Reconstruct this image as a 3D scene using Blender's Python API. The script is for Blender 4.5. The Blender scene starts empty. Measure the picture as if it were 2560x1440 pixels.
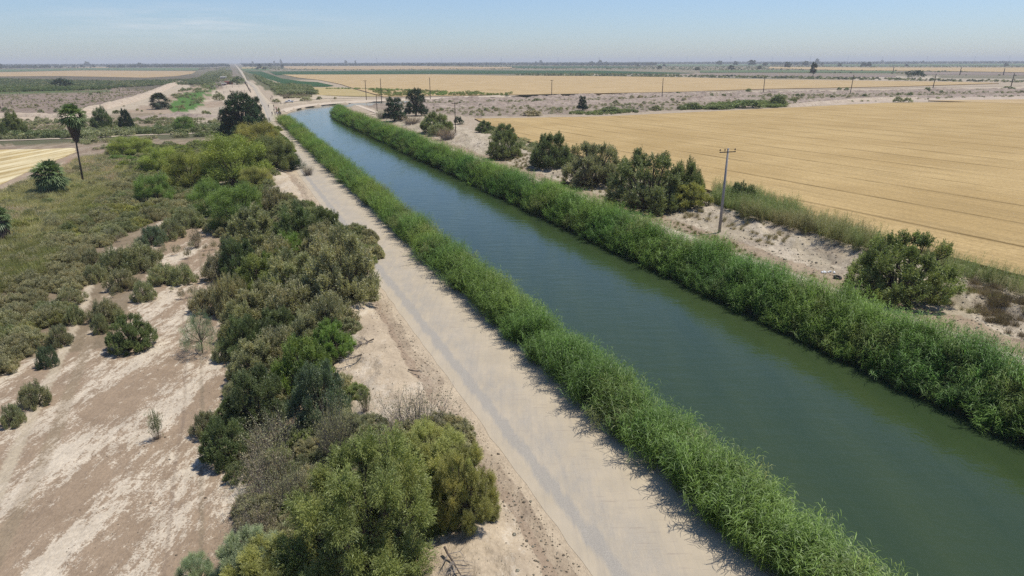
import bpy, math, random
import numpy as np
from mathutils import Matrix, Vector
R = math.radians
scene = bpy.context.scene
COL = scene.collection

# ------------------------------------------------------------------ camera model
F = 1707.0; CAMH = 25.0
PITCH = math.atan2(720 - 153.5, F); ROLL = R(0.16)
fw = np.array([0, math.cos(PITCH), -math.sin(PITCH)])
up0 = np.array([0, math.sin(PITCH), math.cos(PITCH)]); rt0 = np.array([1.0, 0, 0])
rt = rt0 * math.cos(ROLL) - up0 * math.sin(ROLL); up = up0 * math.cos(ROLL) + rt0 * math.sin(ROLL)
U = np.array([-0.37947759, 0.92520093]); V = np.array([U[1], -U[0]])   # along / across the canal

def P(px, py, z=0.0):
    d = fw * F + rt * (px - 1280) - up * (py - 720)
    t = (z - CAMH) / min(d[2], -1e-3)
    return d[0] * t, d[1] * t
def Qy(x, y, z):
    v = np.array([x, y, z - CAMH]); w = v @ fw
    return 720 - F * (v @ up) / w

# ------------------------------------------------------------------ numpy noise
def _h(ix, iy, seed):
    n = (ix.astype(np.int64) * 374761393 + iy.astype(np.int64) * 668265263 + seed * 982451653) & 0x7fffffff
    n = ((n ^ (n >> 13)) * 1274126177) & 0x7fffffff
    return ((n ^ (n >> 16)) & 0xffff) / 65535.0
def vnoise(x, y, seed=0):
    x = np.asarray(x, float); y = np.asarray(y, float)
    ix = np.floor(x); iy = np.floor(y); fx = x - ix; fy = y - iy
    fx = fx * fx * (3 - 2 * fx); fy = fy * fy * (3 - 2 * fy)
    a = _h(ix, iy, seed); b = _h(ix + 1, iy, seed); c = _h(ix, iy + 1, seed); d = _h(ix + 1, iy + 1, seed)
    return (a * (1 - fx) + b * fx) * (1 - fy) + (c * (1 - fx) + d * fx) * fy
def fbm(x, y, seed=0, o=4):
    t = 0; a = 0.5; n = 0
    for i in range(o):
        t = t + a * vnoise(x, y, seed + i * 17); n += a; x = x * 2.03; y = y * 2.03; a *= 0.5
    return t / n
def ss(a, b, x):
    t = np.clip((x - a) / (b - a), 0, 1); return t * t * (3 - 2 * t)

# ------------------------------------------------------------------ canal centre line and terrain
CL = []   # (x, y) canal centre
for s in np.arange(-60, 350, 10.0): CL.append(U * s + V * 39.2)
for s, v in ((362, 40), (388, 42.5), (415, 48.5), (440, 59), (457, 73), (468, 90), (476, 112), (486, 150), (500, 210), (520, 300), (545, 420)): CL.append(U * s + V * v)
CL = np.array(CL)
def dist_poly(x, y, pts):
    x = np.asarray(x, float); y = np.asarray(y, float)
    best = np.full(np.broadcast(x, y).shape, 1e9)
    for (a, b) in zip(pts[:-1], pts[1:]):
        ab = b - a; L = ab @ ab
        t = np.clip(((x - a[0]) * ab[0] + (y - a[1]) * ab[1]) / L, 0, 1)
        d = np.hypot(x - a[0] - t * ab[0], y - a[1] - t * ab[1])
        best = np.minimum(best, d)
    return best
def sv(x, y): return x * U[0] + y * U[1], x * V[0] + y * V[1]

def ground_z(x, y):
    x = np.asarray(x, float); y = np.asarray(y, float)
    s, v = sv(x, y)
    # left flank of the bank: plain, low spoil mound, road
    nm = fbm(s * 0.06, v * 0.12, 5)
    md = (0.35 + 1.5 * nm) * np.exp(-((v - 8.5) / 3.6) ** 2) * ss(4, 20, s) * (1 - ss(180, 215, s))
    lump = (fbm(s * 0.6, v * 0.8, 9, 4) - 0.5) * 0.9 * np.exp(-((v - 8.5) / 4.0) ** 2) * (1 - ss(180, 215, s))
    left = -2.5 + 2.5 * ss(-5, 12.5, v) + (md + lump) * (1 - ss(11.0, 13.3, v))
    left = left + (fbm(s * 0.15, v * 0.15, 3, 3) - 0.5) * 0.35 * (1 - ss(-4, 4, v)) * (1 - ss(300, 500, s))
    # right flank: track, spoil heaps, field
    nr = fbm(s * 0.05, v * 0.09, 21)
    mr = (0.2 + 2.1 * nr) * np.exp(-((v - 75.5) / 4.6) ** 2) * (1 - ss(330, 370, s))
    lr = (fbm(s * 0.35, v * 0.6, 31, 4) - 0.5) * 1.8 * np.exp(-((v - 73) / 5.0) ** 2) * (1 - ss(330, 370, s))
    right = -0.5 * ss(66, 88, v) + mr + lr
    farl = ss(330, 520, s) * (1 - ss(5, 16, v)) * 0.0
    z = np.where(v < 13.5, left, np.where(v > 62, right, 0.0)) + farl
    dc = dist_poly(x, y, CL)
    ch = -4.0 + 0.85 * np.clip(dc - 9.0, 0, 4.7)
    z = np.where(dc < 13.7, np.minimum(ch, z), z)
    return z
def gz(x, y): return float(ground_z(np.array([x]), np.array([y]))[0])
def G(px, py):
    z = 0.0
    for _ in range(7):
        x, y = P(px, py, z); z = gz(x, y)
    return x, y, z

# ------------------------------------------------------------------ object helpers
def tag(o, label=None, cat=None, group=None, kind=None):
    if label: o['label'] = label
    if cat: o['category'] = cat
    if group: o['group'] = group
    if kind: o['kind'] = kind
    return o
def mesh_np(name, co, faces_flat, nper, attrs=None, mat_idx=None):
    """co (N,3), faces_flat (M*nper), attrs {name: (domain, type, array)}"""
    me = bpy.data.meshes.new(name)
    co = np.ascontiguousarray(co, dtype=np.float32); f = np.ascontiguousarray(faces_flat, dtype=np.int32).ravel()
    M = len(f) // nper
    me.vertices.add(len(co)); me.vertices.foreach_set('co', co.ravel())
    me.loops.add(len(f)); me.loops.foreach_set('vertex_index', f)
    me.polygons.add(M); me.polygons.foreach_set('loop_start', np.arange(0, M * nper, nper, dtype=np.int32))
    if attrs:
        for k, (dom, typ, arr) in attrs.items():
            a = me.attributes.new(k, typ, dom)
            arr = np.ascontiguousarray(arr, dtype=np.float32).ravel()
            a.data.foreach_set('color' if typ == 'FLOAT_COLOR' else ('vector' if typ == 'FLOAT_VECTOR' else 'value'), arr)
    if mat_idx is not None: me.polygons.foreach_set('material_index', np.ascontiguousarray(mat_idx, dtype=np.int32))
    me.update(calc_edges=True)
    return me
def ob(name, me, parent=None, loc=None, mats=None):
    if mats:
        for m in mats: me.materials.append(m)
    o = bpy.data.objects.new(name, me); COL.objects.link(o)
    if parent is not None: o.parent = parent
    if loc is not None: o.location = loc
    return o
def empty(name, loc=(0, 0, 0), rz=0.0):
    o = bpy.data.objects.new(name, None); COL.objects.link(o); o.location = loc; o.rotation_euler = (0, 0, rz); o.empty_display_size = 0.2
    return o
class MB:
    """collects simple solids, builds one mesh"""
    def __init__(s): s.v = []; s.f = []; s.m = []
    def add(s, vs, fs, mi=0):
        b = len(s.v); s.v += [tuple(v) for v in vs]; s.f += [tuple(b + i for i in f) for f in fs]; s.m += [mi] * len(fs)
    def box(s, c, d, mi=0, rot=None):
        vs = [Vector((sx * d[0] / 2, sy * d[1] / 2, sz * d[2] / 2)) for sx in (-1, 1) for sy in (-1, 1) for sz in (-1, 1)]
        if rot is not None: vs = [rot @ v for v in vs]
        vs = [v + Vector(c) for v in vs]
        s.add(vs, [(0, 1, 3, 2), (4, 6, 7, 5), (0, 4, 5, 1), (2, 3, 7, 6), (0, 2, 6, 4), (1, 5, 7, 3)], mi)
    def tube(s, pts, rad, n=8, mi=0, caps=True):
        pts = [Vector(p) for p in pts]; rad = rad if hasattr(rad, '__len__') else [rad] * len(pts)
        vs = []; fs = []
        for i, p in enumerate(pts):
            t = (pts[min(i + 1, len(pts) - 1)] - pts[max(i - 1, 0)]).normalized()
            a = Vector((0, 0, 1)) if abs(t.z) < 0.9 else Vector((1, 0, 0))
            e1 = t.cross(a).normalized(); e2 = t.cross(e1)
            for k in range(n):
                an = 2 * math.pi * k / n; vs.append(p + (e1 * math.cos(an) + e2 * math.sin(an)) * rad[i])
        for i in range(len(pts) - 1):
            for k in range(n): fs.append((i * n + k, i * n + (k + 1) % n, (i + 1) * n + (k + 1) % n, (i + 1) * n + k))
        if caps: fs.append(tuple(range(n))[::-1]); fs.append(tuple((len(pts) - 1) * n + k for k in range(n)))
        s.add(vs, fs, mi)
    def build(s, name, mats, parent=None, loc=None, smooth=False):
        me = bpy.data.meshes.new(name); me.from_pydata(s.v, [], s.f)
        for m in (mats if isinstance(mats, (list, tuple)) else [mats]): me.materials.append(m)
        me.polygons.foreach_set('material_index', s.m)
        if smooth: me.polygons.foreach_set('use_smooth', [True] * len(s.f))
        me.update()
        o = bpy.data.objects.new(name, me); COL.objects.link(o)
        if parent is not None: o.parent = parent
        if loc is not None: o.location = loc
        return o

# ------------------------------------------------------------------ material helpers
class NT:
    def __init__(s, name):
        s.m = bpy.data.materials.new(name); s.m.use_nodes = True; s.t = s.m.node_tree; s.t.nodes.clear()
        s.out = s.t.nodes.new('ShaderNodeOutputMaterial')
    def n(s, typ, **kw):
        nd = s.t.nodes.new(typ)
        for k, v in kw.items():
            if k.startswith('i_'):
                key = k[2:]; key = int(key) if key.isdigit() else key
                if hasattr(v, 'is_linked') or isinstance(v, bpy.types.NodeSocket): s.t.links.new(v, nd.inputs[key])
                else: nd.inputs[key].default_value = v
            else: setattr(nd, k, v)
        return nd
    def link(s, a, b): s.t.links.new(a, b)
    def math(s, op, a, b=0.0, clamp=False):
        nd = s.n('ShaderNodeMath', operation=op, use_clamp=clamp)
        for i, q in enumerate((a, b)):
            if isinstance(q, bpy.types.NodeSocket): s.link(q, nd.inputs[i])
            else: nd.inputs[i].default_value = q
        return nd.outputs[0]
    def mix(s, fac, a, b, blend='MIX'):
        nd = s.n('ShaderNodeMix', data_type='RGBA', blend_type=blend)
        for key, q in ((0, fac), (6, a), (7, b)):
            if isinstance(q, bpy.types.NodeSocket): s.link(q, nd.inputs[key])
            else: nd.inputs[key].default_value = (*q, 1) if (key and len(q) == 3) else q
        return nd.outputs[2]
    def ramp(s, fac, lo, hi):
        return s.n('ShaderNodeMapRange', i_0=fac, i_1=lo, i_2=hi).outputs[0]
    def noise(s, vec, scale, detail=4.0, rough=0.55):
        return s.n('ShaderNodeTexNoise', i_Vector=vec, i_Scale=scale, i_Detail=detail, i_Roughness=rough).outputs[0]
    def pos(s): return s.n('ShaderNodeNewGeometry').outputs['Position']
    def mapv(s, vec, rz=0.0, sc=(1, 1, 1)):
        return s.n('ShaderNodeMapping', i_Vector=vec, i_Rotation=(0, 0, rz), i_Scale=sc).outputs[0]
    def bsdf(s, color, rough=0.9, spec=0.2, bump=None, bstr=0.5, bdist=0.1, **kw):
        b = s.n('ShaderNodeBsdfPrincipled')
        for key, q in (('Base Color', color), ('Roughness', rough), ('Specular IOR Level', spec)):
            if isinstance(q, bpy.types.NodeSocket): s.link(q, b.inputs[key])
            else: b.inputs[key].default_value = (*q, 1) if (hasattr(q, '__len__') and len(q) == 3) else q
        for k, v in kw.items(): b.inputs[k.replace('_', ' ')].default_value = v
        if bump is not None:
            bp = s.n('ShaderNodeBump', i_Height=bump, i_Strength=bstr, i_Distance=bdist); s.link(bp.outputs[0], b.inputs['Normal'])
        s.link(b.outputs[0], s.out.inputs[0]); return b
CANG = math.atan2(U[0], U[1])   # rotating positions by CANG puts +Y along the canal

def simple(name, col, rough=0.8, spec=0.3, metal=0.0, nscale=None, namp=0.3):
    t = NT(name); c = (*col, 1)
    if nscale:
        nz = t.noise(t.n('ShaderNodeTexCoord').outputs['Object'], nscale)
        c = t.mix(t.math('MULTIPLY', nz, namp * 2), c, tuple(q * 0.45 for q in col))
    b = t.bsdf(c, rough, spec); b.inputs['Metallic'].default_value = metal
    return t.m
# ------------------------------------------------------------------ ground material
def ground_mat():
    t = NT('desert_ground'); pos = t.pos()
    att = t.n('ShaderNodeAttribute', attribute_name='gcol').outputs['Color']
    salt = t.n('ShaderNodeAttribute', attribute_name='salt').outputs['Fac']
    rough = t.n('ShaderNodeAttribute', attribute_name='rgh').outputs['Fac']
    # white salt crust in streaks
    pr = t.mapv(pos, CANG, (1.0, 0.22, 1))
    n1 = t.noise(pr, 0.30, 7, 0.68); n2 = t.noise(t.mapv(pos, CANG, (1, .5, 1)), 1.6, 6, 0.78); n3 = t.noise(pos, 7.0, 3, 0.7)
    f = t.math('ADD', t.math('MULTIPLY', n1, 1.0), t.math('MULTIPLY', n2, 0.55)); f = t.math('ADD', f, t.math('MULTIPLY', n3, 0.35))
    f = t.ramp(f, 0.95, 1.01)
    f = t.math('MULTIPLY', f, salt, True)
    white = t.mix(t.noise(pos, 3.0, 4, 0.7), (0.50, 0.42, 0.315, 1), (0.66, 0.58, 0.46, 1))
    c = t.mix(f, att, white)
    # general mottling
    m1 = t.ramp(t.noise(pos, 0.5, 6, 0.65), 0.3, 0.7); m2 = t.ramp(t.noise(pos, 4.0, 4, 0.7), 0.3, 0.75)
    c = t.mix(t.math('MULTIPLY', m1, 0.30), c, (0.30, 0.24, 0.19, 1), 'MULTIPLY') if False else t.mix(0.30, c, t.n('ShaderNodeMix', data_type='RGBA', blend_type='MULTIPLY', i_0=1.0, i_6=c, i_7=t.mix(m1, (0.45, 0.42, 0.40, 1), (1.25, 1.25, 1.25, 1))).outputs[2])
    c = t.mix(0.35, c, t.n('ShaderNodeMix', data_type='RGBA', blend_type='MULTIPLY', i_0=1.0, i_6=c, i_7=t.mix(m2, (0.5, 0.48, 0.46, 1), (1.2, 1.2, 1.2, 1))).outputs[2])
    # clods / dark bits on rough soil
    vo = t.n('ShaderNodeTexVoronoi', i_Vector=pos, i_Scale=0.9).outputs[0]
    nn = t.noise(t.mapv(pos, R(30), (1, .6, 1)), 1.3, 6, 0.75)
    nl = t.noise(t.mapv(pos, R(-20), (1, .45, 1)), 0.22, 6, 0.72)
    k = t.math('MULTIPLY', t.math('ADD', t.math('MULTIPLY', t.ramp(nn, 0.50, 0.64), 0.7), t.math('MULTIPLY', t.ramp(nl, 0.50, 0.60), 0.7)), rough, True)
    c = t.mix(t.math('MULTIPLY', k, 0.75), c, (0.12, 0.085, 0.065, 1))
    hb = t.math('ADD', t.math('MULTIPLY', nn, 1.0), t.math('ADD', t.math('MULTIPLY', n3, 0.3), t.math('MULTIPLY', nl, 3.5)))
    hb = t.math('MULTIPLY', hb, 0.34)
    t.bsdf(c, 0.95, 0.1, bump=hb, bstr=0.8, bdist=0.5)
    return t.m
def road_mat():
    t = NT('gravel_road'); pos = t.pos()
    rv = t.n('ShaderNodeAttribute', attribute_name='rv').outputs['Fac']     # 0 left .. 1 right
    rp = t.mapv(pos, CANG, (1, 0.12, 1))
    n = t.noise(rp, 1.6, 5, 0.7); n2 = t.noise(pos, 14, 3, 0.8); n3 = t.noise(t.mapv(pos, CANG, (0.28, 3.2, 1)), 1.5, 5, 0.7); nb = t.noise(pos, 0.35, 4, 0.6)
    base = t.mix(t.ramp(nb, 0.3, 0.7), (0.43, 0.36, 0.255, 1), (0.50, 0.42, 0.305, 1))
    gravel = t.mix(t.ramp(n2, .3, .7), (0.20, 0.192, 0.178, 1), (0.39, 0.368, 0.33, 1))
    wob = t.math('MULTIPLY', t.math('SUBTRACT', n, 0.5), 0.16)
    u = t.math('ADD', rv, wob)
    def band(c0, w):
        d = t.math('ABSOLUTE', t.math('SUBTRACT', u, c0)); return t.math('SUBTRACT', 1.0, t.math('DIVIDE', d, w), True)
    b1 = band(0.17, 0.075); b2 = band(0.36, 0.50); n5 = t.noise(pos, 45, 2, 0.7)
    g = t.math('ADD', t.math('MULTIPLY', b1, 1.2), t.math('MULTIPLY', b2, t.ramp(t.noise(t.mapv(pos, CANG, (1, .3, 1)), 0.9, 6, 0.75), 0.25, 0.65)), True)
    c = t.mix(t.math('MULTIPLY', g, 0.80), base, gravel); c = t.mix(t.math('MULTIPLY', t.ramp(n5, .5, .7), .22), c, (0.22, 0.19, 0.15, 1))
    ft = t.noise(t.mapv(pos, CANG, (1, 0.03, 1)), 2.4, 5, 0.75); c = t.mix(t.math('MULTIPLY', t.ramp(ft, .5, .68), .30), c, (0.27, 0.245, 0.215, 1))
    # washboard marks across
    wb = t.math('MULTIPLY', t.ramp(n3, 0.56, 0.68), t.math('MULTIPLY', band(0.55, 0.5), 0.75))
    c = t.mix(wb, c, (0.30, 0.25, 0.20, 1))
    fine = t.ramp(n2, 0.35, 0.75); c = t.mix(t.math('MULTIPLY', fine, 0.10), c, (0.25, 0.2, 0.16, 1))
    t.bsdf(c, 0.95, 0.1, bump=t.math('ADD', t.math('MULTIPLY', n3, .5), n2), bstr=0.35, bdist=0.05)
    return t.m
def track_mat(name, c1, c2):
    t = NT(name); pos = t.pos()
    n = t.noise(t.mapv(pos, CANG, (1, 0.15, 1)), 1.2, 5, 0.7); n2 = t.noise(pos, 6, 3, 0.8)
    c = t.mix(t.ramp(n, 0.35, 0.65), (*c1, 1), (*c2, 1)); c = t.mix(t.math('MULTIPLY', n2, 0.25), c, (0.25, 0.2, 0.15, 1))
    t.bsdf(c, 0.95, 0.1, bump=n2, bstr=0.4, bdist=0.08); return t.m
def water_mat():
    t = NT('canal_water'); pos = t.pos()
    rp = t.mapv(pos, CANG + R(20), (0.35, 1.0, 1))
    n = t.noise(rp, 0.8, 3, 0.5); n2 = t.noise(pos, 3.0, 2, 0.5); n3 = t.noise(t.mapv(pos, CANG, (1, .12, 1)), 0.22, 4, 0.6)
    h = t.math('ADD', t.math('MULTIPLY', n, 1.0), t.math('MULTIPLY', n2, 0.35))
    c = t.mix(t.ramp(n3, 0.35, 0.65), (0.028, 0.048, 0.020, 1), (0.038, 0.058, 0.022, 1))
    amp = t.math('ADD', 0.25, t.math('MULTIPLY', t.ramp(n3, 0.3, 0.7), 0.5))
    b = t.n('ShaderNodeBsdfPrincipled', i_Roughness=0.06, i_IOR=1.33); b.inputs['Specular IOR Level'].default_value = 0.5
    t.link(c, b.inputs['Base Color'])
    bp = t.n('ShaderNodeBump', i_Height=h, i_Distance=0.075); t.link(amp, bp.inputs['Strength']); t.link(bp.outputs[0], b.inputs['Normal'])
    t.link(b.outputs[0], t.out.inputs[0]); return t.m
def crop_mat(name, c1, c2, rows=True, rot=0.0, lines=False, near=False, streak=0):
    t = NT(name); pos = t.pos()
    rp = t.mapv(pos, CANG - R(5.7), (1, 1, 1))          # +Y now runs along the rows
    sx = t.n('ShaderNodeSeparateXYZ', i_0=rp)
    st = t.mapv(rp, 0, (1, 0.05, 1))
    n1 = t.noise(pos, 0.03, 4, 0.6); n2 = t.noise(st, 0.5, 5, 0.65); n3 = t.noise(pos, 1.6, 5, 0.75)
    c = t.mix(t.ramp(n1, 0.38, 0.62), (*c1, 1), (*c2, 1))
    dk = tuple(q * 0.62 for q in c1)
    c = t.mix(t.math('MULTIPLY', t.ramp(n2, 0.45, 0.68), 0.55), c, (*dk, 1))
    n4 = t.noise(t.mapv(rp, 0, (1, .3, 1)), 0.16, 6, 0.75); c = t.mix(t.math('MULTIPLY', t.ramp(n4, .5, .7), .35), c, (*dk, 1))
    c = t.mix(t.math('MULTIPLY', t.ramp(n3, 0.42, 0.66), 0.55), c, (*[q * 0.55 for q in c1], 1))
    if lines:
        # border ridges between irrigation strips
        x = t.math('ADD', sx.outputs[0], t.math('MULTIPLY', t.noise(t.mapv(rp, 0, (1, 0.3, 1)), 0.05, 2), 1.5))
        m = t.math('ABSOLUTE', t.math('SUBTRACT', t.math('MODULO', t.math('ADD', x, 1000.0), 15.5), 7.7))
        ln = t.math('SUBTRACT', 1.0, t.math('DIVIDE', m, 0.75), True)
        brk = t.ramp(t.noise(t.mapv(rp, 0, (1, .25, 1)), 0.12, 4, 0.7), 0.36, 0.62)
        c = t.mix(t.math('MULTIPLY', t.math('MULTIPLY', ln, brk), 1.0, ), c, (0.13, 0.085, 0.03, 1))
        if near:
            fr = t.math('ABSOLUTE', t.math('SUBTRACT', t.math('MODULO', t.math('ADD', x, 1000.0), 1.55), 0.77))
            fl = t.math('SUBTRACT', 1.0, t.math('DIVIDE', fr, 0.35), True)
            c = t.mix(t.math('MULTIPLY', t.math('MULTIPLY', fl, t.ramp(n3, .3, .7)), 0.28), c, (*[q * 0.5 for q in c1], 1))
    if streak:
        q = t.noise(t.mapv(pos, R(48), (1, .06, 1)), 0.28, 3, 0.6); c = t.mix(t.ramp(q, .42, .6), c, (0.62, 0.53, 0.33, 1))
    t.bsdf(c, 0.95, 0.1, bump=n3, bstr=0.6, bdist=0.25)
    return t.m

def leaf_mat(name, mode='object', c=(0.1, 0.15, 0.05), trans=0.33):
    """mode object: colour = object colour * per-leaf variation; inst: colour from instance tint"""
    t = NT(name)
    if mode == 'object': base = t.n('ShaderNodeObjectInfo').outputs['Color']
    elif mode == 'inst': base = t.n('ShaderNodeAttribute', attribute_name='tint', attribute_type='INSTANCER').outputs['Color']
    else: base = t.n('ShaderNodeRGB').outputs[0]; base.node.outputs[0].default_value = (*c, 1)
    var = t.n('ShaderNodeAttribute', attribute_name='var').outputs['Fac']
    var2 = t.n('ShaderNodeAttribute', attribute_name='hue').outputs['Fac']
    dark = t.mix(1.0, base, (0.55, 0.58, 0.55, 1), 'MULTIPLY'); lite = t.mix(1.0, base, (1.55, 1.48, 1.35, 1), 'MULTIPLY')
    col = t.mix(var, dark, lite)
    dry = t.mix(1.0, base, (1.6, 1.3, 1.1, 1), 'MULTIPLY')
    col = t.mix(t.math('MULTIPLY', var2, 0.55), col, dry)
    d = t.n('ShaderNodeBsdfDiffuse', i_Color=col); g = t.n('ShaderNodeBsdfGlossy', i_Roughness=0.5)
    g.inputs['Color'].default_value = (0.5, 0.55, 0.5, 1)
    tr = t.n('ShaderNodeBsdfTranslucent', i_Color=t.mix(1.0, col, (1.1, 1.2, 0.6, 1), 'MULTIPLY'))
    m1 = t.n('ShaderNodeMixShader', i_0=trans); t.link(d.outputs[0], m1.inputs[1]); t.link(tr.outputs[0], m1.inputs[2])
    m2 = t.n('ShaderNodeMixShader', i_0=0.06); t.link(m1.outputs[0], m2.inputs[1]); t.link(g.outputs[0], m2.inputs[2])
    t.link(m2.outputs[0], t.out.inputs[0]); return t.m

M = {}
M['ground'] = ground_mat(); M['road'] = road_mat(); M['water'] = water_mat()
M['track'] = track_mat('dirt_track', (0.44, 0.35, 0.26), (0.53, 0.43, 0.32))
M['track_pale'] = track_mat('pale_dirt', (0.50, 0.41, 0.32), (0.58, 0.49, 0.38))
def spoil_mat(name, c1, c2, dk):
    t = NT(name); pos = t.pos(); a = t.noise(pos, 0.12, 5, 0.65); b = t.noise(t.mapv(pos, R(25), (1, .5, 1)), 0.45, 6, 0.75); d = t.noise(pos, 2.2, 4, 0.75)
    c = t.mix(t.ramp(a, .35, .65), (*c1, 1), (*c2, 1)); c = t.mix(t.math('MULTIPLY', t.ramp(b, .48, .62), .7), c, (*dk, 1)); c = t.mix(t.math('MULTIPLY', t.ramp(d, .45, .7), .35), c, (*dk, 1))
    t.bsdf(c, .95, .1, bump=t.math('ADD', b, t.math('MULTIPLY', d, .3)), bstr=.9, bdist=.8); return t.m
M['spoil'] = spoil_mat('rough_spoil', (0.30, 0.235, 0.19), (0.42, 0.345, 0.28), (0.13, 0.10, 0.08)); M['berm'] = spoil_mat('pale_berm', (0.44, 0.355, 0.265), (0.54, 0.45, 0.345), (0.30, 0.23, 0.17))
M['lining'] = track_mat('canal_lining', (0.46, 0.39, 0.30), (0.55, 0.46, 0.36))
M['wheat'] = crop_mat('ripe_wheat', (0.42, 0.295, 0.130), (0.51, 0.370, 0.175), lines=True, near=True)
M['wheat_far'] = crop_mat('ripe_wheat_far', (0.45, 0.325, 0.165), (0.52, 0.385, 0.21), lines=True)
M['yellow'] = crop_mat('weedy_yellow_field', (0.40, 0.32, 0.15), (0.48, 0.37, 0.18))
M['cut'] = crop_mat('cut_grass', (0.44, 0.33, 0.15), (0.50, 0.38, 0.17), streak=1)
M['alfalfa'] = crop_mat('alfalfa', (0.028, 0.075, 0.026), (0.045, 0.10, 0.035))
M['green2'] = crop_mat('green_crop', (0.10, 0.15, 0.07), (0.14, 0.18, 0.08))
M['fallow'] = crop_mat('fallow_soil', (0.24, 0.19, 0.155), (0.29, 0.23, 0.19))
M['tanfield'] = crop_mat('stubble', (0.46, 0.33, 0.19), (0.38, 0.28, 0.15))
M['stalks'] = simple('wheat_stalks', (0.30, 0.18, 0.07), nscale=4.0)
M['leaf'] = leaf_mat('leaf_object'); M['leaf_i'] = leaf_mat('leaf_scatter', 'inst')
M['bark'] = simple('bark', (0.11, 0.085, 0.065), nscale=6.0); M['twig'] = simple('twig', (0.22, 0.19, 0.165))
M['skirt'] = simple('palm_skirt', (0.13, 0.09, 0.065), nscale=8.0)
M['concrete'] = simple('pole_concrete', (0.36, 0.33, 0.31), nscale=3.0); M['pole'] = simple('pole_wood', (0.07, 0.045, 0.035), nscale=3.0)
M['dark_metal'] = simple('dark_metal', (0.05, 0.04, 0.035), 0.6); M['ceramic'] = simple('insulator', (0.06, 0.025, 0.015), 0.3, 0.5)
M['steel'] = simple('galvanised_steel', (0.30, 0.32, 0.35), 0.6)
M['white'] = simple('white_paint', (0.80, 0.80, 0.80), 0.3, 0.5); M['glass'] = simple('dark_glass', (0.02, 0.025, 0.03), 0.1, 0.5)
M['rubber'] = simple('rubber', (0.02, 0.02, 0.02), 0.8); M['rim'] = simple('rim', (0.4, 0.4, 0.42), 0.4, metal=0.6)
M['black'] = simple('black_plastic', (0.03, 0.03, 0.03), 0.6); M['red'] = simple('rust_red', (0.25, 0.07, 0.04), 0.8, nscale=2.0)
M['skin'] = simple('skin', (0.32, 0.18, 0.12)); M['hair'] = simple('hair', (0.02, 0.015, 0.012))
M['stone'] = simple('stone', (0.45, 0.38, 0.31), nscale=2.0); M['clod'] = simple('clod', (0.20, 0.14, 0.10), nscale=2.0)
M['bag'] = simple('white_bag', (0.75, 0.75, 0.73))
M['roof'] = simple('pale_roof', (0.60, 0.58, 0.55)); M['wall'] = simple('house_wall', (0.5, 0.4, 0.33), nscale=1.0); M['opening'] = simple('dark_opening', (0.03, 0.03, 0.03))
# ------------------------------------------------------------------ ground sheet
def world_poly(px, z=-1.0): return np.array([P(a, b, z) for a, b in px])
def in_poly(x, y, pts):
    r = np.zeros(np.shape(x), bool); n = len(pts); j = n - 1
    for i in range(n):
        xi, yi = pts[i]; xj, yj = pts[j]
        if yi != yj:
            c = ((yi > y) != (yj > y)) & (x < (xj - xi) * (y - yi) / (yj - yi) + xi); r ^= c
        j = i
    return r
az = np.radians(np.concatenate([np.arange(-180, -46, 4.0), np.arange(-46, 46, 0.16), np.arange(46, 180.1, 4.0)]))
dep = np.concatenate([np.arange(0.075, 0.6, 0.05), np.arange(0.6, 46, 0.125), np.arange(46, 85, 1.5)])
rad = 25.0 / np.tan(np.radians(dep)); rad = np.concatenate([rad, [0.5]])
A, D = np.meshgrid(az, rad)
X = D * np.sin(A); Y = D * np.cos(A); Z = ground_z(X, Y)
S, Vv = sv(X, Y)
jx = X + (fbm(X * 0.35, Y * 0.35, 41, 3) - 0.5) * (3 + D * 0.012); jy = Y + (fbm(X * 0.35, Y * 0.35, 47, 3) - 0.5) * (3 + D * 0.012)
js, jv = sv(X + (fbm(X * 0.35, Y * 0.35, 41, 3) - 0.5) * (1.3 + D * 0.004), Y + (fbm(X * 0.35, Y * 0.35, 47, 3) - 0.5) * (1.3 + D * 0.004))
gc = np.zeros(X.shape + (3,)); sal = np.zeros(X.shape); rg = np.zeros(X.shape)
def paint(mask, col, salt=0.0, rough=0.0):
    gc[mask] = col; sal[mask] = salt; rg[mask] = rough
paint(jv < 14, (0.34, 0.255, 0.19), 0.25, 0.1)
paint(jv >= 14, (0.40, 0.32, 0.245), 0.15, 0.15)
far = D > 1100
paint(far & (jv < 40), (0.17, 0.15, 0.105), 0.0, 0.4); paint(far & (jv >= 40), (0.18, 0.165, 0.115), 0.0, 0.4)
def ppaint(px, col, salt=0.0, rough=0.0, z=-1.0): paint(in_poly(jx, jy, world_poly(px, z)), col, salt, rough)
# playa left of the thicket
paint((jv < -0.5) & (js < 190) & (jv > -60), (0.325, 0.240, 0.175), 1.0, 0.08)
paint((jv < -13) & (js < 190) & (js > 75), (0.24, 0.185, 0.13), 0.1, 0.3)
for gp in ([(-60, 545), (60, 475), (180, 430), (290, 395), (330, 430), (280, 480), (190, 545), (90, 590), (-20, 640)],): paint(in_poly(X, Y, world_poly(gp, -2.5)), (0.36, 0.29, 0.21), 0.0, 0.3)
paint((jv >= -0.5) & (jv < 3.5) & (js < 215), (0.30, 0.225, 0.165), 0.2, 0.4)
paint((jv >= 3.5) & (jv < 12.2) & (js < 215), (0.50, 0.40, 0.30), 0.75, 0.28)
paint((jv >= 12.9) & (jv < 14.6) & (js < 330), (0.42, 0.33, 0.245), 0.2, 0.55)
for tv, tw, tcol in ((-5.4, .14, (.26, .20, .145)), (-7.0, .12, (.27, .20, .15)), (-16.2, .5, (.30, .23, .165)), (-18.0, .45, (.46, .38, .29))):
    wv_ = Vv - (tv + 0.8 * np.sin(S * 0.035) + 1.2 * (fbm(S * .05, 0 * S + tv, 7, 3) - .5)); paint((np.abs(wv_) < tw) & (S > 20) & (S < 120), tcol, 0.6, 0.15)
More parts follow.
